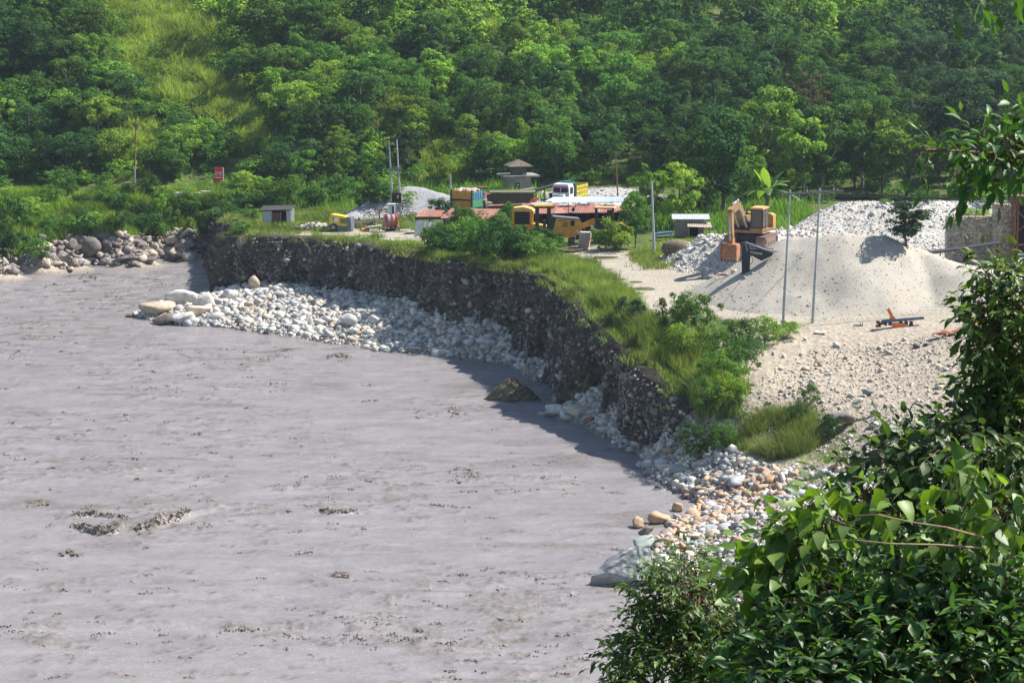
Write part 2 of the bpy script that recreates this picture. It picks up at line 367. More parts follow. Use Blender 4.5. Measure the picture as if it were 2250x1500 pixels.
def sample(poly, n, rng, fn=None):
    """n random points of the ground lying inside an outline given in the photo"""
    hs = np.array([hit(a, b)[:2] for a, b in poly]); lo_, hi = hs.min(0) - 2, hs.max(0) + 2; out = []; c = 0
    while c < n:
        X = rng.uniform(lo_[0], hi[0], n * 2); Y = rng.uniform(lo_[1], hi[1], n * 2); Z = (fn or ground)(X, Y)
        pp = proj(X, Y, Z); k = inpoly(pp[0] + 22 * noise(X * .8, Y * .8, 0, 77) + 8 * rng.normal(size=len(X)), pp[1] + 9 * noise(X * .8, Y * .8, 0, 78) + 3 * rng.normal(size=len(X)), poly) & (Z > -.05)
        out.append(np.stack([X[k], Y[k], Z[k]], 1)); c += k.sum()
        if len(out) > 60: break
    return np.concatenate(out)[:n]

# ------------------------------------------------------------------ ground
SAND = [[(1225,543),(1290,536),(1390,552),(1420,585),(1470,590),(1600,560),(1800,560),(2300,560),(2300,760),(1700,760),(1640,700),(1560,700),(1440,690),(1400,650),(1370,610),(1250,556)],
        [(600,519),(700,507),(760,500),(900,508),(990,512),(1010,530),(960,540),(860,527),(760,518)],
        [(1080,425),(1420,432),(1420,470),(1080,470)], [(1000,540),(1200,530),(1280,545),(1180,560)]]
GRAV = [[(1560,760),(1640,720),(1760,712),(2400,690),(2400,1100),(1900,1040),(1640,1030),(1600,940),(1640,850),(1600,800)]]
FARGRASS = [(-300,200),(480,200),(480,515),(440,512),(380,516),(300,522),(220,520),(140,532),(60,545),(0,565),(-300,580)]
TUSS = [[(1600,900),(1760,890),(1880,940),(1860,1010),(1700,1010),(1600,980)]]
GP = proj(GX, GY, GZ); jx = GP[0] + 14 * noise(GX * .7, GY * .7, 0, 41) * 2; jy = GP[1] + 6 * noise(GX * .7, GY * .7, 0, 42)
sand = np.zeros(GX.shape); grav = np.zeros(GX.shape)
for p in SAND: sand[inpoly(jx, jy, p) & GINS & (GY < 290)] = 1
for p in GRAV: grav[inpoly(jx, jy, p) & (GY < 175) & (GY > 95)] = 1
low = (~GINS) & ~inpoly(jx, jy, FARGRASS) & (GY > 95) & (GY < 290); grav[low] = 1
for p in TUSS: grav[inpoly(jx, jy, p) & (GY < 165)] = .35
wet = (1 - sstep(.05, .45, GZ)) * (~GINS)
rockpatch = inpoly(jx, jy, [(255,285),(330,275),(380,320),(330,390),(270,370)]) | inpoly(jx, jy, [(380,140),(420,150),(430,190),(390,180)])
mask = np.stack([sand, grav, np.maximum(wet, 0)], -1).reshape(-1, 3)
gm = bpy.data.materials.new('ground'); nt, N, L = nodes(gm); b = N['Principled BSDF']
at = N.new('ShaderNodeAttribute'); at.attribute_name = 'col'; sp = N.new('ShaderNodeSeparateColor'); L.new(at.outputs['Color'], sp.inputs[0])
tc = N.new('ShaderNodeTexCoord')
def nz(scale, det=6, st=None):
    n = N.new('ShaderNodeTexNoise'); n.inputs['Scale'].default_value = scale; n.inputs['Detail'].default_value = det; n.inputs['Roughness'].default_value = .65
    if st:
        mp = N.new('ShaderNodeMapping'); mp.inputs['Scale'].default_value = st; L.new(tc.outputs['Object'], mp.inputs[0]); L.new(mp.outputs[0], n.inputs[0])
    else: L.new(tc.outputs['Object'], n.inputs[0])
    return n
def ramp(src, stops):
    r = N.new('ShaderNodeValToRGB'); e = r.color_ramp.elements
    while len(e) < len(stops): e.new(.5)
    for q, (p, c) in zip(e, stops): q.position = p; q.color = (*c, 1)
    L.new(src, r.inputs[0]); return r.outputs[0]
def mix(f, a, c, t='MIX'):
    m = N.new('ShaderNodeMix'); m.data_type = 'RGBA'; m.blend_type = t
    if isinstance(f, (int, float)): m.inputs[0].default_value = f
    else: L.new(f, m.inputs[0])
    L.new(a, m.inputs[6]); L.new(c, m.inputs[7]); return m.outputs[2]
grassc = ramp(nz(.9).outputs[0], [(.35, (.035,.07,.014)), (.5, (.07,.11,.02)), (.62, (.12,.12,.04)), (.72, (.16,.12,.07))])
sandc = mix(.6, ramp(nz(.5, 8, (1, 2.2, 1)).outputs[0], [(.35, (.235,.20,.15)), (.5, (.33,.29,.23)), (.65, (.40,.36,.295))]), ramp(nz(6).outputs[0], [(.35, (.25,.22,.17)), (.65, (.40,.365,.305))]))
vo = N.new('ShaderNodeTexVoronoi'); vo.inputs['Scale'].default_value = 3.2; L.new(tc.outputs['Object'], vo.inputs[0])
vs = N.new('ShaderNodeSeparateColor'); L.new(vo.outputs['Color'], vs.inputs[0])
stonec = ramp(vs.outputs[0], [(.0, (.20,.195,.185)), (.3, (.34,.30,.25)), (.6, (.43,.39,.32)), (1, (.38,.30,.21))])
gravc = mix(.45, stonec, ramp(nz(1.2).outputs[0], [(.35, (.23,.185,.13)), (.65, (.37,.32,.245))]))
c = mix(sp.outputs[0], grassc, sandc); c = mix(sp.outputs[1], c, gravc)
mud = ramp(nz(3).outputs[0], [(.3, (.16,.14,.12)), (.7, (.24,.21,.18))]); c = mix(sp.outputs[2], c, mud)
L.new(c, b.inputs['Base Color']); b.inputs['Roughness'].default_value = .85; b.inputs['Specular IOR Level'].default_value = .2
bp = N.new('ShaderNodeBump'); bp.inputs['Strength'].default_value = .6; bp.inputs['Distance'].default_value = .12
L.new(vo.outputs['Distance'], bp.inputs['Height']); L.new(bp.outputs[0], b.inputs['Normal'])
V = np.stack([GX, GY, GZ], -1).reshape(-1, 3)
me = mesh_np('ground', V, grid_faces(len(gy), len(gx)), gm, mask, smooth=True)
tag(link('ground', me), kind='structure')

# ------------------------------------------------------------------ river
wx = np.concatenate([np.arange(-140, -74, 3), np.arange(-74, 26, .2), np.arange(26, 40, 1)])
wy = np.concatenate([np.arange(60, 106, 1.5), np.arange(106, 190, .17), np.arange(190, 282, .33), np.arange(282, 300, 3)])
WX, WY = np.meshgrid(wx, wy)
def blob(px, py, rx, ry):
    x, y = P(px, py, 0); k = pxs(y); kk = y * y / CAMZ / FPX
    return np.exp(-((WX - x) / (rx * k)) ** 2 - ((WY - y) / (ry * kk)) ** 2)
chop = sstep(.05, .5, fbm(WX / 26, WY / 20, 0, 3, 61) + .10) * .55
for q in [(150,650,260,50),(420,610,160,22),(600,770,230,18),(80,720,200,30),(300,1150,170,40),(760,785,60,10),(900,1060,240,50),(560,1110,260,60),(120,1390,160,40),(1020,700,1,1),(700,1400,300,25),(1000,900,160,30),(250,1290,200,20),(1150,1050,150,30)]:
    chop = chop + .6 * blob(*q)
chop = np.clip(chop, 0, 1.25)
wv = .15 * fbm(WX / 4.5, WY / 3.2, 1, 4, 71) + .09 * fbm(WX / 1.4, WY / .8, 2, 3, 72)
rid = 1 - np.abs(noise(WX / 1.9 + .6 * noise(WX / 3, WY / 3, 0, 5), WY / .95, 3, 73)); rid2 = 1 - np.abs(noise(WX / .8, WY / .5, 5, 74))
wv = wv + chop * (.09 * np.clip(rid - .62, 0, 1) / .38 * sstep(-.1, .5, noise(WX / 5, WY / 3, 0, 75)) + .05 * rid2 * sstep(.0, .5, noise(WX / 2.5, WY / 1.6, 0, 76)))
mud_shade = chop * sstep(.70, .98, rid) * sstep(-.2, .4, noise(WX / 2.5, WY / 2, 2, 79))
def breaker(pts, h, wid, seed):          # a standing wave: steep near face, its shade painted on in brown
    global wv, mud_shade
    q = [P(a, b, 0) for a, b in pts]; d = np.full(WX.shape, 99.); sg = np.zeros(WX.shape); tt = np.zeros(WX.shape)
    for i, ((x1, y1), (x2, y2)) in enumerate(zip(q[:-1], q[1:])):
        dx, dy = x2 - x1, y2 - y1; Ls = dx * dx + dy * dy; t = np.clip(((WX - x1) * dx + (WY - y1) * dy) / Ls, 0, 1)
        ddx, ddy = WX - x1 - t * dx, WY - y1 - t * dy; D = np.hypot(ddx, ddy); m = D < d
        d = np.where(m, D, d); sg = np.where(m, np.sign(ddy), sg); tt = np.where(m, (i + t) / (len(q) - 1), tt)
    e = np.sin(np.pi * np.clip(tt, .02, .98)) ** .5 * (.55 + .45 * sstep(-.3, .4, noise(WX / 1.3, WY / 4, 0, seed)))
    prof = np.where(sg > 0, np.exp(-(d / (wid * 1.6)) ** 2), np.exp(-(d / (wid * .26)) ** 2) - .35 * np.exp(-((d - wid * .7) / (wid * .4)) ** 2))
    wv = wv + .7 * h * e * prof * (1 + .45 * noise(WX / .5, WY / .5, 0, seed + 1)); mud_shade = np.maximum(mud_shade, e * prof * .9)
breaker([(160,1158),(195,1168),(232,1172),(268,1166),(300,1165),(350,1155),(385,1142),(425,1132),(480,1115)], .62, .9, 81)
breaker([(155,1138),(210,1134),(280,1137)], .3, .6, 84)
breaker([(705,1124),(740,1130),(790,1124)], .32, .6, 87); breaker([(485,1385),(530,1380),(562,1384)], .22, .5, 90)
breaker([(722,787),(745,780),(770,786)], .25, .5, 93); breaker([(730,1270),(750,1266),(768,1270)], .22, .4, 96)
breaker([(170,612),(190,606),(215,612)], .5, 1.2, 99); breaker([(130,1222),(155,1217),(180,1222)], .25, .5, 102)
breaker([(985,905),(997,903),(1010,908)], .3, .5, 105); breaker([(60,1110),(90,1105),(110,1110)], .2, .5, 108)
wv = wv + .55 * blob(245, 1350, 160, 30) * .25 + .35 * blob(750, 1372, 60, 18) * .6
mud_shade = np.clip(mud_shade + .4 * sstep(.25, .6, fbm(WX / 8, WY / 2.4, 7, 5, 111)), 0, 1)
rw = np.random.default_rng(5); dxw, dyw = wx, wy
def crest(x0, y0, Ln, h, an, wd):
    i0, i1 = np.searchsorted(wx, [x0 - Ln - 1.2, x0 + Ln + 1.2]); j0, j1 = np.searchsorted(wy, [y0 - Ln * .6 - 1.6, y0 + Ln * .6 + 1.6])
    X = WX[j0:j1, i0:i1] - x0; Y = WY[j0:j1, i0:i1] - y0
    if not X.size: return
    a = X * math.cos(an) + Y * math.sin(an); c_ = -X * math.sin(an) + Y * math.cos(an) + .12 * np.sin(a * 7 + x0)
    e = np.exp(-(a / Ln) ** 2 * 2) * (.6 + .4 * np.sin(a * 11 + y0 * 3)); p_ = np.where(c_ > 0, np.exp(-(c_ / wd) ** 2), np.exp(-(c_ / (wd * .22)) ** 2))
    wv[j0:j1, i0:i1] += h * e * p_; mud_shade[j0:j1, i0:i1] = np.maximum(mud_shade[j0:j1, i0:i1], .85 * e * p_)
for _ in range(5200):
    px_, py_ = rw.uniform(-60, 1560), rw.uniform(575, 1500); x_, y_ = P(px_, py_, 0); ii_ = min(np.searchsorted(wx, x_), len(wx) - 1); jj_ = min(np.searchsorted(wy, y_), len(wy) - 1)
    cc_ = chop[jj_, ii_]
    if rw.random() > .07 + .55 * cc_: continue
    crest(x_, y_, rw.uniform(.3, 1.1) * (1 + cc_ * .6), rw.uniform(.07, .24) * (.5 + .6 * cc_), rw.normal(0.1, .3), rw.uniform(.3, .8))
EDGE = 1 - sstep(285, 300, WY)
wcol = np.repeat(mud_shade.reshape(-1, 1), 3, 1)
wm = bpy.data.materials.new('river_water'); nt, N, L = nodes(wm); b = N['Principled BSDF']
at = N.new('ShaderNodeAttribute'); at.attribute_name = 'col'; sp = N.new('ShaderNodeSeparateColor'); L.new(at.outputs['Color'], sp.inputs[0]); tc = N.new('ShaderNodeTexCoord')
base = ramp(nz(.22, 7, (.7, 2, 1)).outputs[0], [(.33, (.222,.205,.212)), (.66, (.285,.266,.268))])
c = mix(sp.outputs[0], base, ramp(nz(2.5).outputs[0], [(.38, (.05,.04,.03)), (.62, (.22,.18,.135))]))  # silt brown, darkened to paint the waves' own shade on their crests
L.new(c, b.inputs['Base Color']); b.inputs['Roughness'].default_value = .13; b.inputs['IOR'].default_value = 1.33; b.inputs['Specular IOR Level'].default_value = .5
n1 = nz(2.2, 8, (.8, 1.9, 1)); bp = N.new('ShaderNodeBump'); bp.inputs['Strength'].default_value = .9; bp.inputs['Distance'].default_value = .17
L.new(n1.outputs[0], bp.inputs['Height']); L.new(bp.outputs[0], b.inputs['Normal'])
tag(link('river', mesh_np('river', np.stack([WX, WY, wv], -1).reshape(-1, 3), grid_faces(len(wy), len(wx)), wm, wcol, True)), kind='structure')

# ------------------------------------------------------------------ eroded river cliff
cl = np.array(dens([(x, y, z, f) for (x, y), z, f in zip(cliff_line, cliff_z, cliff_f)], .3)); n = len(cl)
T = np.gradient(cl[:, :2], axis=0); T /= np.linalg.norm(T, axis=1)[:, None] + 1e-9
for _ in range(14): T[1:-1] = (T[:-2] + T[1:-1] + T[2:]) / 3
T /= np.linalg.norm(T, axis=1)[:, None]; NO = np.stack([T[:, 1], -T[:, 0]], 1)
arc = np.concatenate([[0], np.cumsum(np.hypot(*np.diff(cl[:, :2], axis=0).T))])
topz = RU(cl[:, 0], cl[:, 1]) + .12
botz = np.interp(np.arange(n), np.arange(n), cl[:, 3]) - 1.6
rows = 26; t = np.linspace(0, 1, rows)[None]; A = arc[:, None]
off = .85 + 1.7 * fbm(A / 5.5, t * .8, 0, 3, 201) + 1.0 * (1 - np.abs(noise(A / 1.7, t * 1.2, 0, 203))) + .55 * fbm(A / .8, t * 6, 0, 4, 202) + .9 * t ** 2.2 - .35 * (t < .05)
zone = np.exp(-((A - np.interp(1, [0, 1], [0, 0]) - 0) ** 2))
ci_col = int(np.argmin(np.hypot(cl[:, 0] - P(1302, 690, 8)[0], cl[:, 1] - P(1302, 690, 8)[1])))
off = off - 1.5 * np.exp(-((A - arc[ci_col] - 1.2) / .9) ** 2) * sstep(.55, .8, t)
CX = cl[:, 0][:, None] + NO[:, 0][:, None] * off; CY = cl[:, 1][:, None] + NO[:, 1][:, None] * off; CZ = topz[:, None] * (1 - t) + botz[:, None] * t
inX = cl[:, 0][:, None] - NO[:, 0][:, None] * np.array([[2.0, .9, .2]]); inY = cl[:, 1][:, None] - NO[:, 1][:, None] * np.array([[2.0, .9, .2]])
inZ = np.stack([topz - .35, topz + .02, topz + .05], 1)
CX = np.hstack([inX, CX]); CY = np.hstack([inY, CY]); CZ = np.hstack([inZ, CZ])
cm = mat('cliff_earth', (.10,.085,.07), (.026,.023,.021), 1.8, .95, .9, 0, .1, 9, stretch=(.9, .9, 1.4))
Vc = np.stack([CX, CY, CZ], -1).reshape(-1, 3)
tag(link('cliff', mesh_np('cliff', Vc, grid_faces(n, rows + 3), cm, None, True)), kind='structure')
stm = stonemat('river_stone'); rng = np.random.default_rng(11)
# stones set in the face
ns = 17000; ia = rng.uniform(0, n - 1.01, ns); it = rng.beta(1.3, 1.0, ns) * .97 * (rows - 1); i0 = ia.astype(int); j0 = it.astype(int)
C3 = np.stack([CX, CY, CZ], -1)[:, 3:]
pos = C3[i0, j0] + (C3[i0 + 1, j0] - C3[i0, j0]) * (ia - i0)[:, None] + (C3[i0, np.minimum(j0 + 1, rows - 1)] - C3[i0, j0]) * (it - j0)[:, None]; sz = np.clip(rng.lognormal(-2.6, .62, ns), .03, .42); keep = fbm(pos[:, 0] / 1.6, pos[:, 1] / 1.6, pos[:, 2] / .9, 3, 88) > -.16; pos, sz = pos[keep], sz[keep]
CPAL = np.array([(.34,.32,.29),(.22,.205,.19),(.46,.44,.41),(.17,.155,.14),(.27,.23,.18),(.12,.115,.11)])
tag(link('cliff_stones', scatter('cliff_stones', pos, sz, stm, rng, .75, pal=CPAL, wts=[.14,.26,.05,.25,.15,.15])), 'rounded stones of all sizes set in the dark earth face of the river cliff', 'stones', kind='stuff')

# ------------------------------------------------------------------ loose stones of the beach and slopes
FARB = [(285,690),(380,715),(620,740),(800,768),(950,782),(1130,805),(1205,845),(1270,890),(1290,870),(1290,800),(1170,740),(1000,670),(800,630),(600,590),(500,620),(420,650)]
NEARB = [(1240,900),(1300,945),(1410,1005),(1430,1055),(1515,1092),(1450,1150),(1390,1200),(1310,1290),(1500,1300),(1600,1500),(1800,1500),(1950,1100),(1860,1040),(1640,1030),(1560,960),(1500,890),(1400,850),(1300,850)]
ORANGE = [(1400,1130),(1500,1090),(1620,1040),(1760,1030),(1700,1120),(1560,1170),(1480,1210),(1380,1190)]
SLOPE = [(1640,850),(1760,780),(2000,740),(2250,720),(2250,1050),(1900,1040),(1700,960),(1620,960)]
def stones(name, polys, n, mu, sg, lim, label, m=stm, sink=.3, **kw):
    r = np.random.default_rng(len(label)); P0 = np.concatenate([sample(p, k, r) for p, k in zip(polys, n)])
    s = np.clip(r.lognormal(mu, sg, len(P0)), *lim); P0[:, 2] += s * sink
    return tag(link(name, scatter(name, P0, s, m, r, **kw)), label, 'stones', kind='stuff')
WP = np.array([.22,.2,.16,.1,.1,.12,.06,.03,.01])
rng_n = None
stones('beach_cobbles', [FARB], [26000], -2.42, .7, (.035, .6), 'pale rounded cobbles covering the beach at the foot of the cliff', flat=.62, wts=WP)
NB1 = [(1240,900),(1300,945),(1410,1005),(1430,1055),(1515,1092),(1600,1060),(1660,1020),(1560,960),(1500,890),(1400,850),(1300,850)]
NB2 = [(1500,1088),(1450,1150),(1390,1200),(1310,1290),(1500,1300),(1600,1500),(2050,1500),(2200,1150),(1980,1030),(1860,1030),(1640,1020)]
stones('shore_rubble', [NB2], [15000], -2.35, .65, (.04, .55), 'angular grey, white and tan broken stones covering the near river bank', flat=.42, wts=[.14,.2,.17,.1,.13,.1,.09,.05,.02], level=ICO1, facet=.42, tilt=.5)
stones('shore_cobbles', [NB1], [7500], -2.3, .6, (.04, .5), 'mixed grey and white cobbles in the shade at the near end of the cliff', flat=.55, wts=[.16,.2,.18,.12,.1,.1,.09,.03,.02])
OP = np.array([(.50,.30,.17),(.45,.33,.24),(.58,.44,.30),(.36,.27,.22),(.5,.5,.48)])
stones('reddish_rubble', [ORANGE], [1900], -1.7, .5, (.07, .45), 'angular reddish orange broken rock lying on the near shore', flat=.5, pal=OP, level=ICO2, facet=.35)
GPAL = np.array([(.55,.51,.44),(.48,.43,.35),(.40,.37,.33),(.52,.43,.32),(.28,.27,.26)])
stones('slope_gravel', [SLOPE], [7500], -2.95, .6, (.025, .35), 'loose pale gravel and small stones over the slope at the right', flat=.6, pal=GPAL, wts=[.34,.26,.17,.15,.08])
stones('bank_rubble', [[(-60,640),(0,602),(130,586),(300,574),(445,560),(440,512),(380,516),(300,526),(220,520),(140,535),(60,560),(0,590),(-60,610)]], [2600], -1.35, .6, (.1, .9),
       'broken pale and brown rock strewn along the far river bank', flat=.55, pal=np.array([(.34,.28,.22),(.22,.19,.175),(.42,.36,.29),(.16,.14,.13)]), level=ICO2, facet=.45)

# ------------------------------------------------------------------ muddy splashes thrown up where the river breaks, shade painted in dark brown
rw = np.random.default_rng(77); SPp, SPs = [], []
def splash(x0, y0, Ln, h, cnt, bend=0.0):
    a = rw.normal(0, .28); t_ = rw.uniform(-1, 1, cnt); x = x0 + t_ * Ln * math.cos(a); y = y0 + t_ * Ln * math.sin(a) + bend * t_ ** 2 + rw.normal(0, .10, cnt)
    z = interp_w(x, y) + rw.uniform(-.02, h, cnt) * (1 - .6 * np.abs(t_)); SPp.append(np.stack([x, y, z], 1)); SPs.append(rw.uniform(.03, .05 + h * .22, cnt))
def interp_w(x, y):
    i = np.clip(np.searchsorted(wx, x), 0, len(wx) - 1); j = np.clip(np.searchsorted(wy, y), 0, len(wy) - 1); return wv[j, i]
for _ in range(3800):
    px_, py_ = rw.uniform(-60, 1560), rw.uniform(575, 1500) ; x_, y_ = P(px_, py_, 0)
    if ground(x_, y_) > -.25: continue
    cc_ = chop[min(np.searchsorted(wy, y_), len(wy) - 1), min(np.searchsorted(wx, x_), len(wx) - 1)]
    if rw.random() > .05 + .5 * cc_ ** 1.5: continue
    splash(x_, y_, rw.uniform(.15, .75), rw.uniform(.03, .16) * (.6 + cc_ * .7), int(rw.integers(5, 20)), rw.normal(0, .15))
for line, h, c_ in [([(160,1158),(195,1170),(232,1175),(262,1168)], .42, 190), ([(300,1168),(345,1158),(385,1146),(415,1134)], .40, 210), ([(165,1138),(205,1134),(280,1138)], .25, 80), ([(705,1124),(740,1130),(790,1124)], .22, 80), ([(485,1387),(530,1383),(562,1386)], .14, 40), ([(722,787),(745,782),(770,786)], .35, 70), ([(730,1270),(768,1270)], .16, 45),
                    ([(172,614),(190,607),(213,614)], .5, 60), ([(130,1222),(155,1217),(180,1222)], .22, 50), ([(985,906),(1010,909)], .28, 30), ([(60,1112),(110,1110)], .14, 30), ([(795,883),(830,880)], .14, 30), ([(940,1110),(975,1112)], .14, 30), ([(385,608),(398,606)], .4, 14), ([(640,1218),(690,1212)], .12, 30), ([(1010,1078),(1050,1080)], .10, 26)]:
    q = [P(a, b, 0) for a, b in line]
    for (x1, y1), (x2, y2) in zip(q[:-1], q[1:]):
        m_ = c_ // (len(q) - 1); t_ = rw.random(m_); x = x1 + (x2 - x1) * t_ + rw.normal(0, .07, m_); y = y1 + (y2 - y1) * t_ + rw.normal(0, .12, m_); z = interp_w(x, y) + rw.uniform(-.06, h * .7, m_) * (.4 + .6 * np.abs(np.sin(x * 2.3)))
        SPp.append(np.stack([x, y, z], 1)); SPs.append(rw.uniform(.035, .10, m_))
SPp = np.concatenate(SPp); SPs = np.concatenate(SPs); SPM = stonemat('muddy_shaded_water', 4, .35)
tag(link('river_splashes', scatter('river_splashes', SPp, SPs, SPM, rw, .8, shapes=5, tilt=1.2, pal=np.array([(.17,.14,.11),(.22,.19,.15),(.27,.235,.19),(.11,.09,.07),(.32,.285,.24)]), amp=.9)), 'muddy brown splashes and froth thrown up by the turbulent river', 'splashes', kind='stuff')

# ------------------------------------------------------------------ gravel heaps
def heap(key, label, c1, c2, scale, nst, szr, pal, pitch=.3, rk=.75):
    pts, sl = HEAPS[key]; p = np.array(pts); m = 11 if key != 'low' else 16
    xs = np.arange(p[:, 0].min() - m, p[:, 0].max() + m, pitch); ys = np.arange(p[:, 1].min() - m, p[:, 1].max() + m, pitch)
    X, Y = np.meshgrid(xs, ys); H = heap_h(key, X, Y) + .01; G = interp_grid(GZ, X, Y)
    F = grid_faces(len(ys), len(xs)); hv = (H - G).ravel(); ins = inpoly(X, Y, up_poly).ravel()
    F = F[(hv[F].max(1) > -.35) & ins[F].all(1)]; Z = np.maximum(H, G - .4)
    V = np.stack([X, Y, Z], -1).reshape(-1, 3); u, inv = np.unique(F.ravel(), return_inverse=True)
    mt = bpy.data.materials.new('heap_' + key); global nt, N, L, tc
    nt, N, L = nodes(mt); b = N['Principled BSDF']; tc = N.new('ShaderNodeTexCoord')
    v = N.new('ShaderNodeTexVoronoi'); v.inputs['Scale'].default_value = scale; L.new(tc.outputs['Object'], v.inputs[0]); q = N.new('ShaderNodeSeparateColor'); L.new(v.outputs['Color'], q.inputs[0])
    a = ramp(q.outputs[0], [(0, c2), (.5, c1), (1, tuple(min(.8, k * 1.15) for k in c1))]); d = ramp(nz(.35, 7).outputs[0], [(.36, tuple(k * .74 for k in c1)), (.5, c1), (.64, (c1[0] * 1.0, c1[1] * .93, c1[2] * .82))])
    L.new(mix(.5, a, d), b.inputs['Base Color']); b.inputs['Roughness'].default_value = .9; b.inputs['Specular IOR Level'].default_value = .15
    bp = N.new('ShaderNodeBump'); bp.inputs['Strength'].default_value = .7; bp.inputs['Distance'].default_value = .3 / scale; L.new(v.outputs['Distance'], bp.inputs['Height']); L.new(bp.outputs[0], b.inputs['Normal'])
    root = tag(link('gravel_heap', mesh_np('gravel_heap', V[u], inv.reshape(-1, 4), mt, None, True)), label, 'gravel heap')
    r = np.random.default_rng(nst); k = r.choice(len(u), nst); Q = V[u][k] + r.uniform(-pitch, pitch, (nst, 3)) * [1, 1, 0]
    Q[:, 2] = np.maximum(heap_h(key, Q[:, 0], Q[:, 1]), interp_grid(GZ, Q[:, 0], Q[:, 1])); s = np.clip(r.lognormal(math.log(szr), .5, nst), .02, .5); Q[:, 2] += s * .2
    st = link('surface_stones', scatter('surface_stones', Q, s, stm, r, .6, pal=np.array(pal), shapes=3, amp=.3, tilt=.5), root); st['kind'] = 'stuff'
    return root
heap('front', 'largest gravel heap, pale beige, rising behind the twin poles at the right', (.42,.39,.335), (.30,.28,.24), 17, 9000, .028, [(.50,.46,.38),(.42,.38,.30),(.33,.30,.26),(.46,.41,.32)])
heap('rear', 'whitish heap of coarse broken stone beyond the beige gravel heap', (.47,.45,.41), (.27,.265,.26), 4.5, 14000, .06, [(.66,.64,.6),(.55,.53,.5),(.4,.4,.4),(.6,.52,.42),(.25,.25,.26)])
heap('low', 'low spread heap of pale stone under the excavator', (.50,.48,.44), (.30,.29,.28), 4, 5000, .1, [(.64,.62,.58),(.5,.48,.44),(.36,.36,.36),(.56,.48,.38)])
heap('grey', 'smooth grey heap of crushed stone behind the transformer poles', (.30,.30,.315), (.22,.22,.235), 8, 1500, .03, [(.42,.42,.42),(.33,.33,.34),(.28,.28,.3)])
heap('pale', 'long pale gravel heap behind the white truck', (.42,.40,.385), (.30,.29,.28), 7, 2500, .06, [(.5,.48,.46),(.38,.37,.36),(.3,.3,.3)])

# ------------------------------------------------------------------ vegetation
def quads(c, nrm, s, rng, asp=.5):
    n = len(c); a = rng.normal(size=(n, 3)); t = np.cross(nrm, a); t /= np.linalg.norm(t, axis=1)[:, None] + 1e-9; b = np.cross(nrm, t)
    s = s[:, None]; V = np.stack([c - t * s, c - b * s * asp + nrm * s * .15, c + t * s, c + b * s * asp + nrm * s * .15], 1).reshape(-1, 3)
    return V, np.arange(4 * n).reshape(n, 4)
LEAF = leafmat('leaves', tint=(1.15, 1.15, 1.08), trans=.38, spec=.12, rough=.7); BARK = mat('bark', (.19, .16, .13), (.09, .075, .06), 6, .9, .5); PALEBARK = mat('pale_bark', (.40, .34, .28), (.24, .2, .17), 6, .9, .4)
GREENS = {'dark': [(.028,.076,.026), (.042,.10,.032), (.06,.13,.038)], 'mid': [(.05,.118,.028), (.075,.158,.035), (.105,.195,.042)], 'light': [(.10,.195,.032), (.15,.25,.042), (.20,.30,.055)],
          'blue': [(.022,.055,.036), (.038,.08,.048), (.055,.10,.06)], 'dry': [(.13,.11,.06), (.17,.14,.08), (.09,.10,.04)]}
def crown(seed, kind, tone, nleaf=2800, ls=.027):
    r = np.random.default_rng(seed); pr = {'round': (.40, .40, .58, 26, .15), 'airy': (.36, .44, .55, 30, .11), 'tall': (.26, .46, .54, 26, .12), 'flat': (.48, .26, .72, 24, .14), 'bush': (.62, .46, .46, 24, .20)}[kind]
    rx, rz, cz, nc, cr = pr; d = r.normal(size=(nc, 3)); d /= np.linalg.norm(d, axis=1)[:, None]; rad = r.uniform(.25, 1, nc) ** .5
    nc, cr = int(nc * 1.6), cr * .76; d = r.normal(size=(nc, 3)); d /= np.linalg.norm(d, axis=1)[:, None]; rad = r.uniform(.2, 1, nc) ** .5
    C = d * rad[:, None] * [rx - cr * .5, rx - cr * .5, rz - cr * .5]; C[:, 2] += cz; C[:, :2] *= (1 + .25 * r.normal(size=(nc, 1)).clip(-1, 1)); C[:, 2] = np.maximum(C[:, 2], .12 if kind == 'bush' else .22)
    k = r.integers(0, nc, nleaf); crr = cr * r.uniform(.55, 1.35, nc); q = r.normal(size=(nleaf, 3)); q /= np.linalg.norm(q, axis=1)[:, None]
    q[:, 2] = np.where((q[:, 2] < 0) & (r.random(nleaf) < .6), -q[:, 2], q[:, 2]); pos = C[k] + q * (crr[k] * r.uniform(.45, 1.08, nleaf) ** .7)[:, None] * [1, 1, .72]
    nr = q + r.normal(0, .55, (nleaf, 3)) + [0, 0, .35]; nr /= np.linalg.norm(nr, axis=1)[:, None]
    V, F = quads(pos, nr, ls * r.uniform(.6, 1.35, nleaf), r, .5); pal = np.array(GREENS[tone]); ct = r.integers(0, 3, nc)
    cc = pal[np.where(r.random(nleaf) < .7, ct[k], r.integers(0, 3, nleaf))] * r.uniform(.75, 1.25, (nleaf, 1))
    return V, F, np.repeat(cc, 4, 0), C
def trunk_mesh(seed, C, thick, pale, kind):
    r = random.Random(seed); m = MB(); top = max(c[2] for c in C) * .82; x = y = 0; pts = [(0, 0, -.06)]
    for i in range(1, 6): x += r.uniform(-.025, .025); y += r.uniform(-.025, .025); pts.append((x, y, top * i / 5))
    if kind == 'bush': pts = pts[:3]
    m.tube(pts, thick, 6, thick * .35)
    for c in sorted([tuple(c) for c in C], key=lambda c: r.random())[:9]:
        b = Vector(pts[min(len(pts) - 2, 1 + int(r.random() * 3))]) if kind != 'bush' else Vector((0, 0, 0)); e = Vector(c); md = b.lerp(e, .5) + Vector((r.uniform(-.03, .03), r.uniform(-.03, .03), .02))
        m.tube([b, md, e], thick * .42, 4, thick * .12)
    return m.mesh('trunk', PALEBARK if pale else BARK)
PROTO = {}
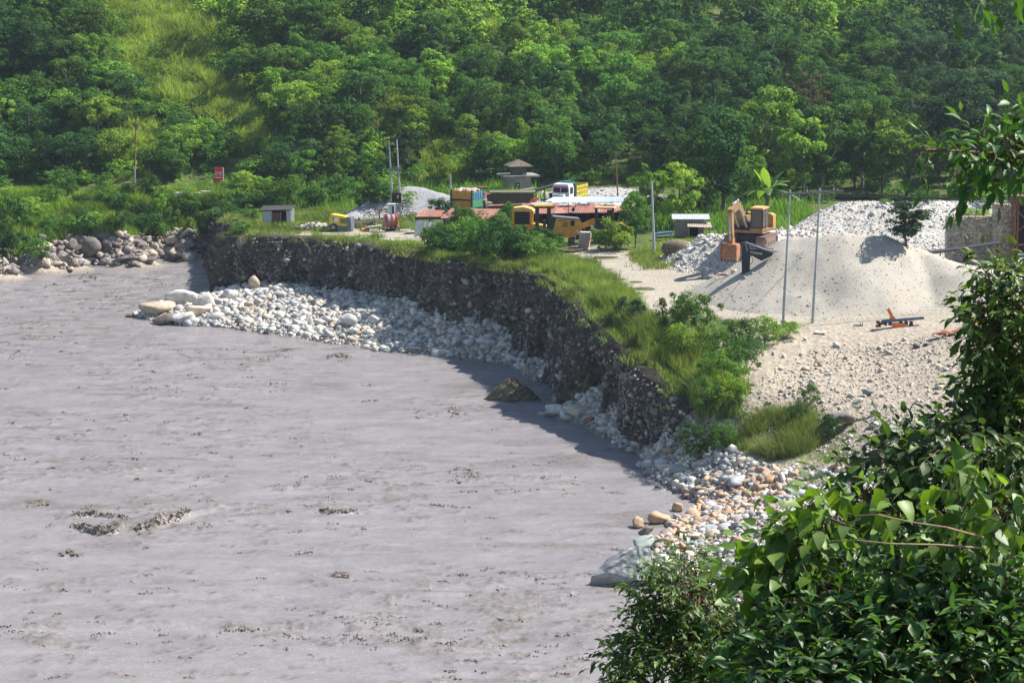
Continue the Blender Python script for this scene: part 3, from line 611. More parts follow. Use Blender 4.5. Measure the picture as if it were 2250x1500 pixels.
def proto(kind, tone, v, nleaf=None, ls=None, pale=False):
    if not nleaf and kind != 'bush': nleaf, ls = 4200, .0205
    key = (kind, tone, v, nleaf, pale)
    if key not in PROTO:
        sd_ = sum(map(ord, kind + tone)) * 7 + v * 131
        V, F, c, C = crown(sd_, kind, tone, nleaf or (2600 if kind != 'bush' else 1900), ls or (.026 if kind != 'bush' else .04))
        PROTO[key] = (mesh_np('crown', V, F, LEAF, c), trunk_mesh(sd_, C, .02 if kind != 'bush' else .025, pale, kind))
    return PROTO[key]
def plant(name, label, cat, loc, h, w, kind, tone, v, rng, group=None, nleaf=None, ls=None, pale=False):
    cr, tr = proto(kind, tone, v, nleaf, ls, pale); o = thing(name, label, cat, loc, rng.uniform(0, 6.28), group)
    o.scale = (w, w, h); link('crown' if cat == 'tree' else 'foliage', cr, o); link('trunk' if cat == 'tree' else 'stem', tr, o); return o
def veg(px, py, hpx, wpx, kind, tone, v, label, name=None, cat='tree', group=None, **kw):
    loc, k = put(px, py, .1); ww = {'round': .85, 'airy': .78, 'tall': .56, 'flat': 1.0, 'bush': 1.2}[kind]
    return plant(name or 'tree', label, cat, loc, hpx * k / .97, wpx * k / ww, kind, tone, v, random.Random(px * 7 + py), group, **kw)
GRASSY = [[(215,0),(465,0),(470,60),(492,118),(460,150),(470,190),(520,230),(565,290),(500,300),(430,240),(360,230),(300,200),(255,150),(240,80)],
          [(850,150),(890,215),(885,310),(850,310),(838,200)], [(1080,30),(1115,60),(1100,95),(1068,75)], [(255,285),(330,275),(375,330),(320,395),(270,370)], [(915,300),(1005,330),(1030,400),(940,410)], [(440,160),(520,205),(575,270),(610,340),(540,335),(470,270),(430,200)]]
def region(px, py):
    row = 'at the foot of' if py > 330 else 'low on' if py > 250 else 'halfway up' if py > 160 else 'high on' if py > 75 else 'at the top edge of'
    if px < 235: q = 'the hillside at the far left'
    elif px < 420: q = 'the hill left of the billboard'
    elif px < 560: q = 'the hill above the red billboard'
    elif px < 700: q = 'the hill above the tin hut'
    elif px < 830: q = 'the hill left of the transformer poles'
    elif px < 960: q = 'the hill above the grey gravel heap'
    elif px < 1110: q = 'the hill above the orange truck'
    elif px < 1220: q = 'the hill above the concrete tower'
    elif px < 1360: q = 'the hill above the white truck'
    elif px < 1520: q = 'the hill above the single grey pole'
    elif px < 1700: q = 'the hill above the excavator'
    elif px < 1900: q = 'the hill above the twin poles'
    elif px < 2080: q = 'the hill above the whitish heap'
    else: q = 'the hill at the far right'
    return row + ' ' + q
TN = {'dark': 'dark green', 'mid': 'mid green', 'light': 'light green', 'blue': 'bluish dark', 'dry': 'brownish'}
KN = {'round': 'bushy tree', 'airy': 'feathery tree', 'tall': 'slim tree', 'flat': 'flat tree'}
rt = random.Random(5); cand = []
py = 455
while py > -34:
    k = 52 + (py / 455) * 6; px = -40 + rt.uniform(0, 40)
    while px < 2290:
        a, b = px + rt.uniform(-18, 18), py + rt.uniform(-14, 14); px += k * rt.uniform(.85, 1.25)
        if 400 > 0 and b > (410 if a < 480 else 425 if a < 620 else 432 if a < 800 else 405 if a < 1400 else 395 if a < 1520 else 415): continue
        if b > 350 and 430 < a < 510: continue
        if any(inpoly(a, q, g) for g in GRASSY for q in (b, b - 30, b - 62, b - 92)): continue
        cand.append((a, b))
    py -= 37
def tone_at(a, b):
    z = float(fbm(a / 130, b / 90, 0, 3, 55)) + rt.uniform(-.2, .2)
    if a > 1950 and b < 380: return 'blue' if rt.random() < .4 else 'dark'
    if 820 < a < 1700 and b < 300: z -= .12
    return 'light' if z > .20 else 'mid' if z > -.05 else 'dark'
cand = [(a, b, hit(a, b)) for a, b in cand]; cand.sort(key=lambda c: c[2][1])
extra = []
for i, (a, b, loc) in enumerate(cand):
    kk = pxs(loc[1]); kind = rt.choice(['round', 'round', 'round', 'airy', 'airy', 'tall', 'flat']); tone = tone_at(a, b)
    if b < 20 or loc[1] > 345: kind = rt.choice(['round', 'round', 'airy'])
    h = rt.uniform(72, 142) * kk; w = h * rt.uniform(.8, 1.2) * (1.05 if kind in ('round', 'flat') else .9); v = rt.randrange(3)
    if 1550 < a < 1950 and 120 < b < 300 and rt.random() < .12: tone = 'dry'
    if i < 262:
        plant('tree', f'{TN[tone]} {KN[kind]} {region(a, b)}', 'tree', (loc[0], loc[1], loc[2] - .3), h, w, kind, tone, v, rt, f'{TN[tone]} {KN[kind]}s {region(a, b)}', pale=(i % 5 == 0))
    else: extra.append((loc, h, w, kind, tone, v))
def merge(name, items, label, cat, m=LEAF):
    Vs, Fs, Cs, o = [], [], [], 0; r = np.random.default_rng(3)
    for loc, h, w, kind, tone, v in items:
        V, F, c, C = crown(v * 31 + 5, kind, tone, 800, .042); a = r.uniform(0, 6.28); M = np.array([[math.cos(a), -math.sin(a), 0], [math.sin(a), math.cos(a), 0], [0, 0, 1]])
        V = (V @ M.T) * [w, w, h] + loc; Vs.append(V); Fs.append(F + o); Cs.append(c * r.uniform(.7, 1.25)); o += len(V)
    return tag(link(name, mesh_np(name, np.concatenate(Vs), np.concatenate(Fs), m, np.concatenate(Cs))), label, cat, kind='stuff')
if extra: merge('far_woodland', extra, 'far woodland of small green crowns along the top of the hillside', 'woodland')
und = []
for i in range(1900):
    a, b = rt.uniform(-60, 2300), rt.uniform(-30, 452)
    if b > 405 and a > 900 and a < 1500: continue
    g = any(inpoly(a, b - 8, q) for q in GRASSY)
    if g and rt.random() < .85: continue
    if b > 420 and (a < 500): continue
    x, y, z = hit(a, b); kk = pxs(y); h = rt.uniform(18, 62) * kk; und.append(((x, y, z - .2), h, h * rt.uniform(.9, 1.5), 'bush', rt.choice(['mid', 'dark', 'mid', 'light']), rt.randrange(9)))
merge('undergrowth', und, 'tangled green undergrowth between the trees all over the hillside', 'undergrowth')

def grass(name, label, polys, n, h, w, pal, seed, lean=.35, P0=None, tuft=0.0, base_dz=0.0):
    r = np.random.default_rng(seed); Q = P0[P0[:, 2] > .4] if P0 is not None else np.concatenate([sample(p, k, r) for p, k in zip(polys, n)])
    Q = Q[interp_grid(SZ - GZ, Q[:, 0], Q[:, 1]) < .12]
    if tuft: Q = Q[noise(Q[:, 0] * tuft, Q[:, 1] * tuft, 0, seed) + .35 * r.normal(size=len(Q)) > -.25]
    m = len(Q); H = r.uniform(*h, m) * (1 + .5 * noise(Q[:, 0] / 1.7, Q[:, 1] / 1.7, 0, seed)); a = r.uniform(0, 6.28, m); ln = r.normal(0, lean, (m, 2)) + .25 * np.stack([noise(Q[:, 0] / 2, Q[:, 1] / 2, 1, seed), noise(Q[:, 0] / 2, Q[:, 1] / 2, 2, seed)], 1)
    wd = np.stack([np.cos(a), np.sin(a), 0 * a], 1) * (r.uniform(*w, m) / 2)[:, None]; tip = np.stack([ln[:, 0] * H, ln[:, 1] * H, H * (1 - .3 * (ln ** 2).sum(1)).clip(.35, 1)], 1)
    Q = Q - [0, 0, .05]; mid = tip * .55 * [.7, .7, 1.1]
    V = np.stack([Q - wd, Q + wd, Q + mid + wd * .75, Q + mid - wd * .75, Q + tip + wd * .12, Q + tip - wd * .12], 1).reshape(-1, 3)
    o = (np.arange(m) * 6)[:, None]; F = np.concatenate([o + [0, 1, 2, 3], o + [3, 2, 4, 5]]); pz = np.array(pal)
    c = pz[r.integers(0, len(pz), m)] * r.uniform(.75, 1.25, (m, 1)) * (1 + .3 * noise(Q[:, 0] / 3, Q[:, 1] / 3, 5, seed))[:, None]
    c = c * (1 - .35 * sstep(.0, .5, fbm(Q[:, 0] / 1.4, Q[:, 1] / 1.4, 3, 3, seed + 9)))[:, None]
    return tag(link(name, mesh_np(name, V, F, GRASSM, np.repeat(c, 6, 0))), label, 'grass', kind='stuff')
GRASSM = leafmat('grass_blades', trans=.35, rough=.7, spec=.15, var=0)
GP1 = [(.13,.23,.045), (.18,.28,.055), (.24,.31,.08), (.10,.18,.035), (.32,.30,.15)]
GP2 = [(.13,.26,.04), (.18,.31,.05), (.10,.21,.03), (.23,.31,.07)]
grass('rim_grass', 'long soft green grass growing along the top of the cliff', [[(1150,590),(1210,578),(1285,588),(1330,628),(1405,694),(1470,745),(1640,840),(1620,920),(1530,920),(1490,850),(1400,785),(1320,700),(1280,640)]], [62000], (.4, 1.45), (.03, .06), GP1, 1, .3)
r_ = np.random.default_rng(44); ii = r_.uniform(0, n - 1.01, 34000); i0 = ii.astype(int); oo = r_.normal(0, .55, len(ii)); edge = cl[i0, :2] + NO[i0] * (oo[:, None] + .35)
edge = np.column_stack([edge, np.where(oo > .5, topz[i0] - .35, np.maximum(topz[i0] - .02, 0))])
grass('edge_grass', 'grass overhanging the crumbling rim of the cliff', None, None, (.2, .8), (.03, .06), GP1 + [(.22,.18,.09)], 2, .55, P0=edge[fbm(edge[:, 0] / 3, edge[:, 1] / 3, 0, 2, 9) > -.18])
grass('yard_grass', 'short meadow grass around the tin hut and the yellow compressor', [[(470,518),(560,480),(700,440),(960,460),(960,500),(740,503),(640,520)], [(440,500),(560,440),(760,435),(700,500),(480,520)], [(780,520),(900,530),(1010,545),(1180,560),(1160,590),(950,562),(820,540)]], [24000, 16000, 13000], (.2, .55), (.04, .08), GP1, 3, .3, tuft=.5)
grass('path_grass', 'rough grass and weeds beside the sandy yard and the grey pole', [[(1390,555),(1450,540),(1560,520),(1530,555),(1450,590),(1400,590)], [(1300,530),(1420,500),(1430,560),(1310,545)]], [8000, 150], (.25, .7), (.04, .07), GP1, 4, .3)
grass('bank_grass', 'tall grass covering the far river bank below the road', [[(0,560),(0,430),(480,425),(500,470),(470,520),(380,518),(300,522),(200,518),(130,530),(60,545)]], [60000], (.4, 1.3), (.06, .12), GP2, 5, .3, tuft=.35)
grass('slope_grass', 'bright long grass on the open strips of the hillside', GRASSY, [42000, 5000, 1500, 8000, 6000, 9000], (.8, 2.0), (.08, .16), [(.22,.34,.07), (.28,.39,.09), (.33,.39,.14), (.17,.28,.05)], 6, .45)
grass('tussock_grass', 'fuzzy green and straw coloured tussocks on the small bank near the water', [[(1605,975),(1625,930),(1700,905),(1780,905),(1800,950),(1770,985),(1700,1010),(1640,995)]], [16000], (.4, 1.1), (.02, .045), GP1 + [(.25,.2,.12), (.2,.14,.08)], 7, .4, tuft=.8)
grass('shore_grass', 'thin green grass between the stones of the near bank', [[(1640,1010),(1850,985),(1900,1040),(1750,1080)]], [2500], (.1, .3), (.02, .05), GP1, 8, .4, tuft=.6)
grass('forest_floor_grass', 'rank grass at the foot of the wooded hillside', [[(480,440),(800,410),(1100,400),(1200,440),(900,450),(700,460)], [(1400,500),(1500,440),(1760,450),(1800,500),(1600,515)]], [12000, 9000], (.5, 1.3), (.06, .12), GP2, 9, .3)

# named trees and shrubs that stand apart
V_ = veg
V_(1590,470,250,150,'tall','dark',0,'tall dark green columnar tree behind the excavator boom',nleaf=5000,ls=.02)
V_(1520,462,185,130,'round','dark',4,'dark leafy tree left of the tall dark tree behind the yard',nleaf=4000,ls=.021)
V_(1690,440,265,210,'airy','light',5,'largest yellow green feathery tree above the banana plant',nleaf=6500,ls=.019,pale=True)
V_(1815,432,225,190,'airy','mid',6,'spreading feathery tree with pale forked trunk above the whitish gravel heap',nleaf=6000,ls=.019,pale=True)
V_(1895,425,230,170,'round','mid',7,'bushy green tree with pale forked trunk right of the twin poles',nleaf=5500,ls=.02,pale=True)
V_(1990,430,180,170,'round','light',8,'rounded green tree behind the small dark conifer like tree on the heap',nleaf=4500,ls=.021)
V_(2100,425,235,230,'flat','blue',9,'spreading bluish dark tree at the upper right',nleaf=5500,ls=.021)
V_(2215,430,200,190,'round','dark',10,'dark round tree at the right edge behind the rusty hopper',nleaf=4500,ls=.021)
V_(1760,440,200,150,'airy','light',17,'yellow green feathery tree between the two tallest trees',nleaf=5000,ls=.02)
V_(1640,455,150,110,'airy','light',18,'fresh green tree right behind the excavator cab',nleaf=4500,ls=.021)
V_(1940,432,150,120,'airy','mid',27,'low feathery tree behind the whitish gravel heap',nleaf=4500,ls=.021)
V_(1495,500,150,110,'airy','light',11,'fresh green feathery tree between the grey pole and the tin shack',nleaf=4500,ls=.022)
V_(1420,505,150,100,'airy','light',12,'fresh green feathery tree just left of the single grey pole',nleaf=4500,ls=.022)
V_(1395,545,130,80,'round','mid',13,'leafy green tree at the corner of the yard in front of the grey pole',nleaf=4500,ls=.022)
V_(1545,480,110,100,'bush','dark',14,'dark bush above the tin shack roof','bush','bush')
V_(1350,550,82,95,'bush','light',15,'light green bush with pale flowers beside the tipped pink trailer','bush','bush',nleaf=3200,ls=.032)
V_(1322,550,52,56,'bush','light',16,'low silvery green bush right against the tipped pink trailer','bush','bush',nleaf=2600,ls=.034)
V_(1225,395,140,120,'round','mid',2,'round tree directly behind the concrete tower and the white truck',nleaf=3600,ls=.024)
V_(1075,400,105,90,'round','mid',3,'dense green tree left of the concrete tower',nleaf=3200,ls=.025)
V_(965,418,90,60,'bush','light',19,'pale green bush behind the thin pole left of the tower','bush','bush')
for i, (px, py, h, w, tn, lb) in enumerate([(985,560,85,110,'dark','leftmost big dark green bush on the cliff rim'), (1045,572,110,120,'mid','highest big bush on the cliff rim in front of the left rusty roof'), (1105,578,120,120,'dark','dark bush on the cliff rim in front of the yellow cab'),
        (1155,572,75,90,'mid','green bush on the cliff rim left of the yellow roller wheel'), (1195,582,70,85,'mid','rightmost green bush on the cliff rim in front of the yellow roller'), (1015,512,75,70,'dark','dark bush against the wall of the left rusty roof'),
        (950,545,60,60,'light','light green weeds bush below the white tarpaulin'), (1075,545,90,90,'mid','middle bush of the thicket on the cliff rim'), (1228,545,32,40,'mid','small bush beside the big yellow wheel'), (1120,520,85,60,'mid','upright bush in front of the brown hopper'), (960,560,70,80,'mid','low bush left of the thicket on the cliff rim'), (1065,570,90,110,'dark','front bush in the middle of the rim thicket'), (1135,575,95,110,'mid','front bush right of the middle of the rim thicket'), (1020,545,100,100,'mid','tall pale bush in the left half of the rim thicket'), (1180,560,80,80,'dark','dark bush between the yellow cab and the road roller')]):
    V_(px, py, h, w, 'bush', tn, 20 + i, lb, 'bush', 'bush', 'bushes on the cliff rim', nleaf=4200, ls=.028)
V_(965,475,48,60,'bush','dark',31,'dark bush left of the left rusty roof','bush','bush',nleaf=2600,ls=.034)
for i, (px, py, h, w, tn, lb) in enumerate([(1385,715,62,60,'blue','small dark bush in the rim grass nearest the road puddles'), (1480,745,95,70,'dark','tall dark shrub on the rim left of the twin poles'), (1535,752,100,75,'mid','tall green shrub on the rim just left of the gravel heap foot'),
        (1500,790,70,90,'light','light green shrub low on the rim'), (1570,790,70,80,'mid','green shrub on the rim below the gravel heap'), (1625,770,70,80,'mid','green shrub left of the twin pole bases'), (1680,755,55,70,'light','bright shrub at the foot of the left twin pole'), (1722,742,40,60,'light','bright shrub at the foot of the right twin pole'),
        (1640,812,80,70,'dark','dark green shrub where the rim meets the stony slope'), (1590,845,80,90,'mid','green shrub overhanging the near end of the cliff'), (1600,895,75,70,'light','leafy bright shrub at the near end of the cliff'), (1555,900,70,70,'mid','shrub hanging over the near cliff end'),
        (1540,1010,85,85,'dark','dark green shrub growing on the cobbles at the water'), (1590,990,60,60,'mid','small shrub behind the one on the cobbles'), (1755,930,50,45,'dark','dark shrub on the small bank above the tussocks'), (1820,965,55,50,'dark','dark shrub under the undercut bank'),
        (1780,890,45,40,'mid','thin weed on the stony slope'), (1500,700,50,40,'light','small light shrub at the edge of the road')]):
    V_(px, py, h * 1.25, w * 1.3, 'bush', tn, 40 + i, lb, 'shrub', 'shrub', 'shrubs along the near end of the cliff', nleaf=3600, ls=.026)
V_(1990,540,108,95,'tall','blue',60,'small dark green tree growing out of the whitish gravel heap',nleaf=3400,ls=.024).scale.x *= 1.25
V_(490,512,75,130,'bush','dark',61,'large dark leafy bush at the far tip of the cliff','bush','bush',nleaf=4200,ls=.03)
V_(540,440,70,80,'round','light',62,'yellow green tree right of the red billboard',nleaf=2600,ls=.03)
V_(528,520,40,50,'bush','mid',63,'small bush leaning out over the cliff tip','bush','bush'); V_(505,519,62,56,'bush','dark',64,'bush on the very tip of the cliff','bush','bush')
fb = random.Random(8); used = []
for i in range(78):
    px, py = fb.uniform(-20, 560), fb.uniform(428, 525)
    if px > 380 and py > 500 or any(abs(px - a) < 26 and abs(py - b) < 14 for a, b in used) or (370 < px < 500 and py < 450): continue
    used.append((px, py)); tn = fb.choice(['light', 'mid', 'dark', 'mid'])
    V_(px, py, fb.uniform(28, 60), fb.uniform(36, 75), 'bush', tn, 70 + i % 6, f'{TN[tn]} bush on the far river bank below the road', 'bush', 'bush', f'{TN[tn]} bushes on the far river bank')
for i, (px, py, h, w, tn, lb) in enumerate([(30,585,90,90,'dark','dark bush leaning over the water at the left edge of the far bank'), (85,575,60,60,'mid','bush low on the far bank near the left rocks'), (195,515,55,50,'dark','dark leafy bush above the big brown rocks'), (20,500,90,90,'mid','big bush at the left edge of the far bank'), (285,505,45,40,'dark','small dark shrub in the middle of the far bank'), (350,520,40,40,'light','pale shrub above the far bank rocks')]):
    V_(px, py, h, w, 'bush', tn, 80 + i, lb, 'bush', 'bush')
for i, (px, h, w, tn) in enumerate([(590,60,70,'light'),(640,75,80,'mid'),(690,70,80,'mid'),(740,75,80,'dark'),(790,62,70,'mid'),(700,50,60,'dark'),(820,60,60,'dark'),(600,40,60,'dark')]):
    V_(px, 447 + (i % 3) * 6, h, w, 'bush', tn, 90 + i % 4, f'{TN[tn]} bush at the hill foot between tin hut and grey heap', 'bush', 'bush', f'{TN[tn]} bushes at the hill foot behind the tin hut')
# banana plant
loc, k = put(1685, 470); k *= 1.45; t0 = thing('banana_plant', 'banana plant with long arching leaves behind the excavator', 'plant', loc)
bm_ = leafmat('banana_leaf', trans=.45, rough=.4, spec=.4, var=0); m = MB(k); m.tube([(0, 0, 0), (2, 0, 30), (0, 0, 48)], 4, 8, 2.5); m.build('stem', mat('banana_stem', (.22, .26, .1), (.15, .13, .07), 2, .6), t0)
rb = random.Random(3)
for i in range(11):
    a = i * 2.4 + rb.uniform(-.3, .3); el = rb.uniform(.25, 1.25); Ln = rb.uniform(38, 62); V = []; d = Vector((math.cos(a), math.sin(a) * .8, 0)); side = Vector((-d.y, d.x, 0)).normalized()
    for j in range(9):
        t = j / 8; p = Vector((0, 0, rb.uniform(34, 36) if j == 0 else 35)) + d * Ln * t * math.cos(el) + Vector((0, 0, Ln * (math.sin(el) * t - .55 * t * t * math.cos(el)))); w = 7.5 * math.sin(math.pi * min(.98, .1 + .88 * t)) ** .6
        V += [(p - side * w + Vector((0, 0, -1.5))) * k, p * k, (p + side * w + Vector((0, 0, -1.5))) * k]
    F = [(j * 3 + q, j * 3 + q + 1, j * 3 + q + 4, j * 3 + q + 3) for j in range(8) for q in (0, 1)]
    c = np.array([(.13,.24,.04), (.18,.30,.06), (.09,.18,.04)][i % 3])
    link('leaf', mesh_np('leaf', np.array([tuple(v) for v in V]), F, bm_, np.tile(c, (len(V), 1)), True), t0)

# ------------------------------------------------------------------ boulders (each one a thing)
BST = {}
def bouldermat(nm, c1=None, c2=None, band=False):
    if nm in BST: return BST[nm]
    BST[nm] = mat('boulder_' + nm, c1, c2, 1.6, .8, .5, 0, .25, 9, stretch=(1, 1, 3.2) if band else None); return BST[nm]
def boulder(px, py, wpx, hpx, nm, label, seed, facet=.25, group=None, prof=None, rz=None, sink=.18, depth=.8, name='boulder', zwater=False):
    cols = {'white': ((.62,.60,.56), (.42,.41,.39)), 'tan': ((.52,.44,.33), (.36,.29,.21)), 'grey': ((.40,.41,.41), (.25,.26,.27)), 'brown': ((.24,.19,.15), (.14,.11,.09)), 'moss': ((.20,.17,.10), (.11,.10,.07)), 'slab': ((.46,.46,.45), (.28,.29,.30)),
            'orange': ((.52,.34,.2), (.38,.26,.18)), 'red': ((.34,.16,.10), (.22,.12,.09)), 'green': ((.32,.36,.33), (.22,.25,.24)), 'dark': ((.15,.15,.155), (.09,.09,.095)), 'cream': ((.62,.55,.42), (.48,.42,.32)), 'far': ((.20,.17,.15), (.12,.105,.095))}[nm]
    m = bouldermat(nm, *cols, band=nm in ('slab', 'grey', 'green'))
    (x, y, z), k = put(px, py)
    if prof:                             # silhouette known: an angular body whose cross section follows it
        V, F = ICO3; D0 = V / np.linalg.norm(V, axis=1)[:, None]; w = wpx / 2; q = D0 @ np.array([p[:3] for p in prof]).T; lim = np.array([p[3] for p in prof])
        V = D0 * np.where(q > .02, lim / np.maximum(q, .02), 99).min(1).clip(0, 1.6)[:, None] * (1 + .07 * fbm(D0[:, 0] * 3, D0[:, 1] * 3, D0[:, 2] * 3, 4, seed))[:, None]; V = V * [w, w * depth, hpx]
    else:
        V, F = rock_shape(ICO3, seed, .34, facet + .28 if facet >= .2 else .26); V = V * [wpx / 2, wpx / 2 * depth, hpx / 2]; V[:, 2] += hpx / 2 * (1 - sink * 2)
        V = V * (1 + .05 * fbm(V[:, 0] / wpx * 9, V[:, 1] / wpx * 9, V[:, 2] / wpx * 9, 3, seed + 3))[:, None]
    me = mesh_np(name, V * k, F, m, None, smooth=facet < .2)
    o = link(name, me); o.location = (x, y, z); r = random.Random(seed); o.rotation_euler = (0, 0, 0) if prof else (r.uniform(-.15, .15), r.uniform(-.2, .2), r.uniform(-.6, .6) if rz is None else rz)
    return tag(o, label, 'boulder', group)
def hull_boulder(px, py, nm, label, pts, seed):
    (x, y, z), k = put(px, py); bm = bmesh.new(); [bm.verts.new(tuple(c * k for c in p)) for p in pts]; bmesh.ops.convex_hull(bm, input=bm.verts[:]); bmesh.ops.delete(bm, geom=[v for v in bm.verts if not v.link_faces], context='VERTS')
    bmesh.ops.subdivide_edges(bm, edges=bm.edges[:], cuts=7, use_grid_fill=True); bm.normal_update()
    for v in bm.verts:
        c = v.co / k; v.co += v.normal * k * (3.4 * float(fbm(c.x / 16, c.y / 16, c.z / 12, 4, seed)) + 2.2 * float(noise(c.x / 30, c.y / 30, (c.z - c.x * .5) / 5, seed + 2)))
    me = bpy.data.meshes.new('boulder'); bm.to_mesh(me); bm.free(); me.materials.append(nm); o = link('boulder', me); o.location = (x, y, z); return tag(o, label, 'boulder')
hull_boulder(1125, 878, mat('moss_rock', (.20,.165,.10), (.075,.065,.045), 5, .9, .8, 0, .15, 9), 'lone brown pyramid shaped boulder standing in the river', [(-66,0,-6),(-50,4,14),(-30,-12,30),(-8,-4,50),(8,-2,47),(34,-8,28),(54,0,14),(66,0,-4),(0,-32,8),(-30,-30,-4),(44,-26,-4),(0,25,20),(-40,18,-6),(50,18,-6)], 3)
hull_boulder(1370, 1282, mat('slab_rock', (.43,.43,.42), (.24,.25,.26), 1.4, .8, .7, 0, .25, 10, stretch=(1, 1, 3)), 'huge grey slanting slab boulder at the water edge near the bottom',
             [(-76,-4,-8),(-72,-14,22),(-36,-24,34),(28,-34,20),(66,-24,14),(74,-8,-8),(-60,4,-8),(-40,6,52),(-2,4,80),(30,0,86),(58,2,82),(76,0,48),(82,4,0),(-60,28,0),(-20,38,50),(40,36,72),(72,30,0)], 8)
for q in [(1415,1208,78,34,'green','dark greenish boulder just behind the huge grey slab',.3),(1482,1270,60,30,'cream','cream flat rock right of the huge grey slab',.3),(1608,1296,56,26,'cream','yellowish flat block among the leaves below the near bank',.35),
          (1400,1160,44,34,'orange','orange brown rock at the tip of the reddish rubble',.3),(1452,1150,52,30,'orange','large reddish rock at the waterline of the rubble',.35),(1492,1122,36,28,'orange','topmost orange rock standing at the water edge',.3),
          (1420,1172,40,24,'brown','dark brown wedge rock beside the orange rubble',.3),(1520,1200,70,22,'green','long blue green slab lying in the rubble',.4),(1560,1172,64,20,'grey','long grey slab upslope of the blue green one',.4),(1480,1220,44,26,'cream','pale pink block behind the huge slab',.3),
          (1590,1212,50,20,'white','white flat stone right of the reddish rubble',.3),(1640,1160,46,16,'grey','thin grey plate stone in the middle of the near bank',.4),(1665,1335,40,24,'orange','orange stone half hidden by the lower shrubs',.3),
          (1230,905,56,22,'white','largest white rounded rock on the small spit',.05),(1212,914,36,15,'grey','grey rock in front on the small spit',.05),(1262,908,46,18,'cream','cream rock in the middle of the small spit',.05),(1190,911,22,9,'tan','leftmost tan rock of the small spit',.05),
          (1280,905,26,14,'white','white round rock at the shore end of the spit',.05),(1298,927,24,15,'red','dark red round rock at the waterline',.05),(1298,918,18,9,'orange','small orange rock above the dark red one',.05),
          (1352,948,28,14,'white','white egg shaped rock on the shadowed shore',.03),(1375,960,26,13,'cream','cream rock on the shadowed shore',.05),(1425,998,32,17,'cream','yellow lichen coloured block at the shadow edge',.3),(1432,1014,24,14,'grey','grey boulder just below the yellow block',.1),
          (1500,1035,44,24,'green','pale green boulder in front of the shrub on the cobbles',.1),(1495,1052,30,22,'white','whitish rock near the waterline below the shrub',.2),(1625,1062,64,18,'grey','long tilted grey slab in the middle of the cobbles',.4),(1672,1055,34,16,'tan','tan rock right of the long tilted slab',.2),
          (1690,935,26,20,'orange','orange pointed rock in the tussock grass',.35),(1698,987,20,11,'white','small white stone in front of the tussocks',.05),(1720,990,30,10,'orange','flat orange stone in front of the tussocks',.3),(1835,1030,34,18,'orange','pinkish block on the grassy shore',.35)]:
    boulder(*q[:6], seed=int(q[0] + q[1]), facet=q[6])
for q in [(400,668,72,40,'white','largest pale boulder on the tip of the cobble beach',.04),(418,662,46,26,'tan','brown boulder leaning on the largest pale one at the beach tip',.1),(348,688,84,34,'tan','long tan boulder lying at the water on the beach tip',.08),(405,708,56,28,'white','white boulder at the water below the largest pale one',.06),
          (432,690,60,26,'cream','cream boulder right of the long tan one',.1),(452,672,44,34,'white','round pale boulder right of the brown one',.06),(365,708,60,22,'brown','wet brown boulder at the water edge of the beach tip',.15),(286,697,22,9,'brown','small dark rock farthest out in the river at the beach tip',.1),
          (503,656,34,26,'white','rounded grey white boulder at the shaded cliff foot',.05),(560,634,30,32,'tan','upright tan boulder against the cliff foot',.15),(532,626,20,26,'grey','narrow grey boulder stuck in the cliff foot',.15),(620,634,34,16,'white','pale boulder near the top of the cobble beach',.1),
          (618,652,28,14,'grey','flat grey boulder below the pale one high on the beach',.1),(766,716,36,32,'white','big cream white boulder standing in the middle of the beach',.04),(822,710,28,20,'white','white round boulder right of the big cream white one',.04),(800,668,24,14,'grey','grey stone at the shadow edge of the beach',.1),
          (1072,755,34,16,'white','smooth white boulder near the right end of the sunny cobbles',.04),(1094,725,18,14,'white','round pale stone at the shadow on the right of the beach',.04),(1105,762,28,16,'cream','cream boulder at the waterline right of the smooth white one',.05),(1240,780,26,14,'grey','grey boulder in the shade at the cliff foot',.05),
          (700,652,24,12,'dark','dark stone lying on the upper beach',.2),(545,708,30,12,'white','flat white stone by the water on the left beach',.05),(480,668,24,16,'grey','grey boulder at the shaded left end of the beach',.05),(470,700,40,16,'white','broad white stone near the water on the left beach',.05),
          (590,700,26,12,'cream','cream stone in the left half of the beach',.05),(890,735,26,12,'white','white stone in the sunny middle of the beach',.05),(960,722,26,14,'cream','cream stone below the shadow line of the beach',.05)]:
    boulder(*q[:6], seed=int(q[0] + q[1]), facet=q[6])
for q in [(202,562,44,44,'far','tall dark brown rock block on the far bank, right one of two'),(158,550,40,50,'far','tilted dark brown rock block on the far bank, left one of two'),(275,556,50,24,'far','long dark ledge rock on the far bank'),(320,556,38,16,'far','dark slab rock at the middle of the far bank'),
          (178,582,28,16,'grey','round wet grey rock at the far waterline'),(236,578,34,16,'grey','pale wet rock at the far waterline right of the round one'),(285,572,60,14,'grey','long wet ledge at the far waterline'),(90,535,30,22,'far','brown rock at the left of the far bank'),
          (335,528,26,16,'far','dark upright rock below the far shrubs'),(20,592,34,16,'grey','grey rock at the left waterline of the far bank'),(70,590,26,12,'grey','small grey rock at the left waterline'),(130,575,34,14,'tan','tan rock in front of the dark brown blocks'),
          (400,560,44,12,'far','low dark rock at the right end of the far bank'),(385,535,40,20,'tan','pale rock pile stone at the right end of the far bank'),(430,528,30,16,'far','rock beside the cliff tip on the far bank'),(240,545,26,18,'tan','tan rock between the brown block and the long ledge'),(360,548,34,12,'tan','pale flat rock near the right end of the far bank')]:
    boulder(*q[:6], seed=int(q[0] + q[1]), facet=.5)
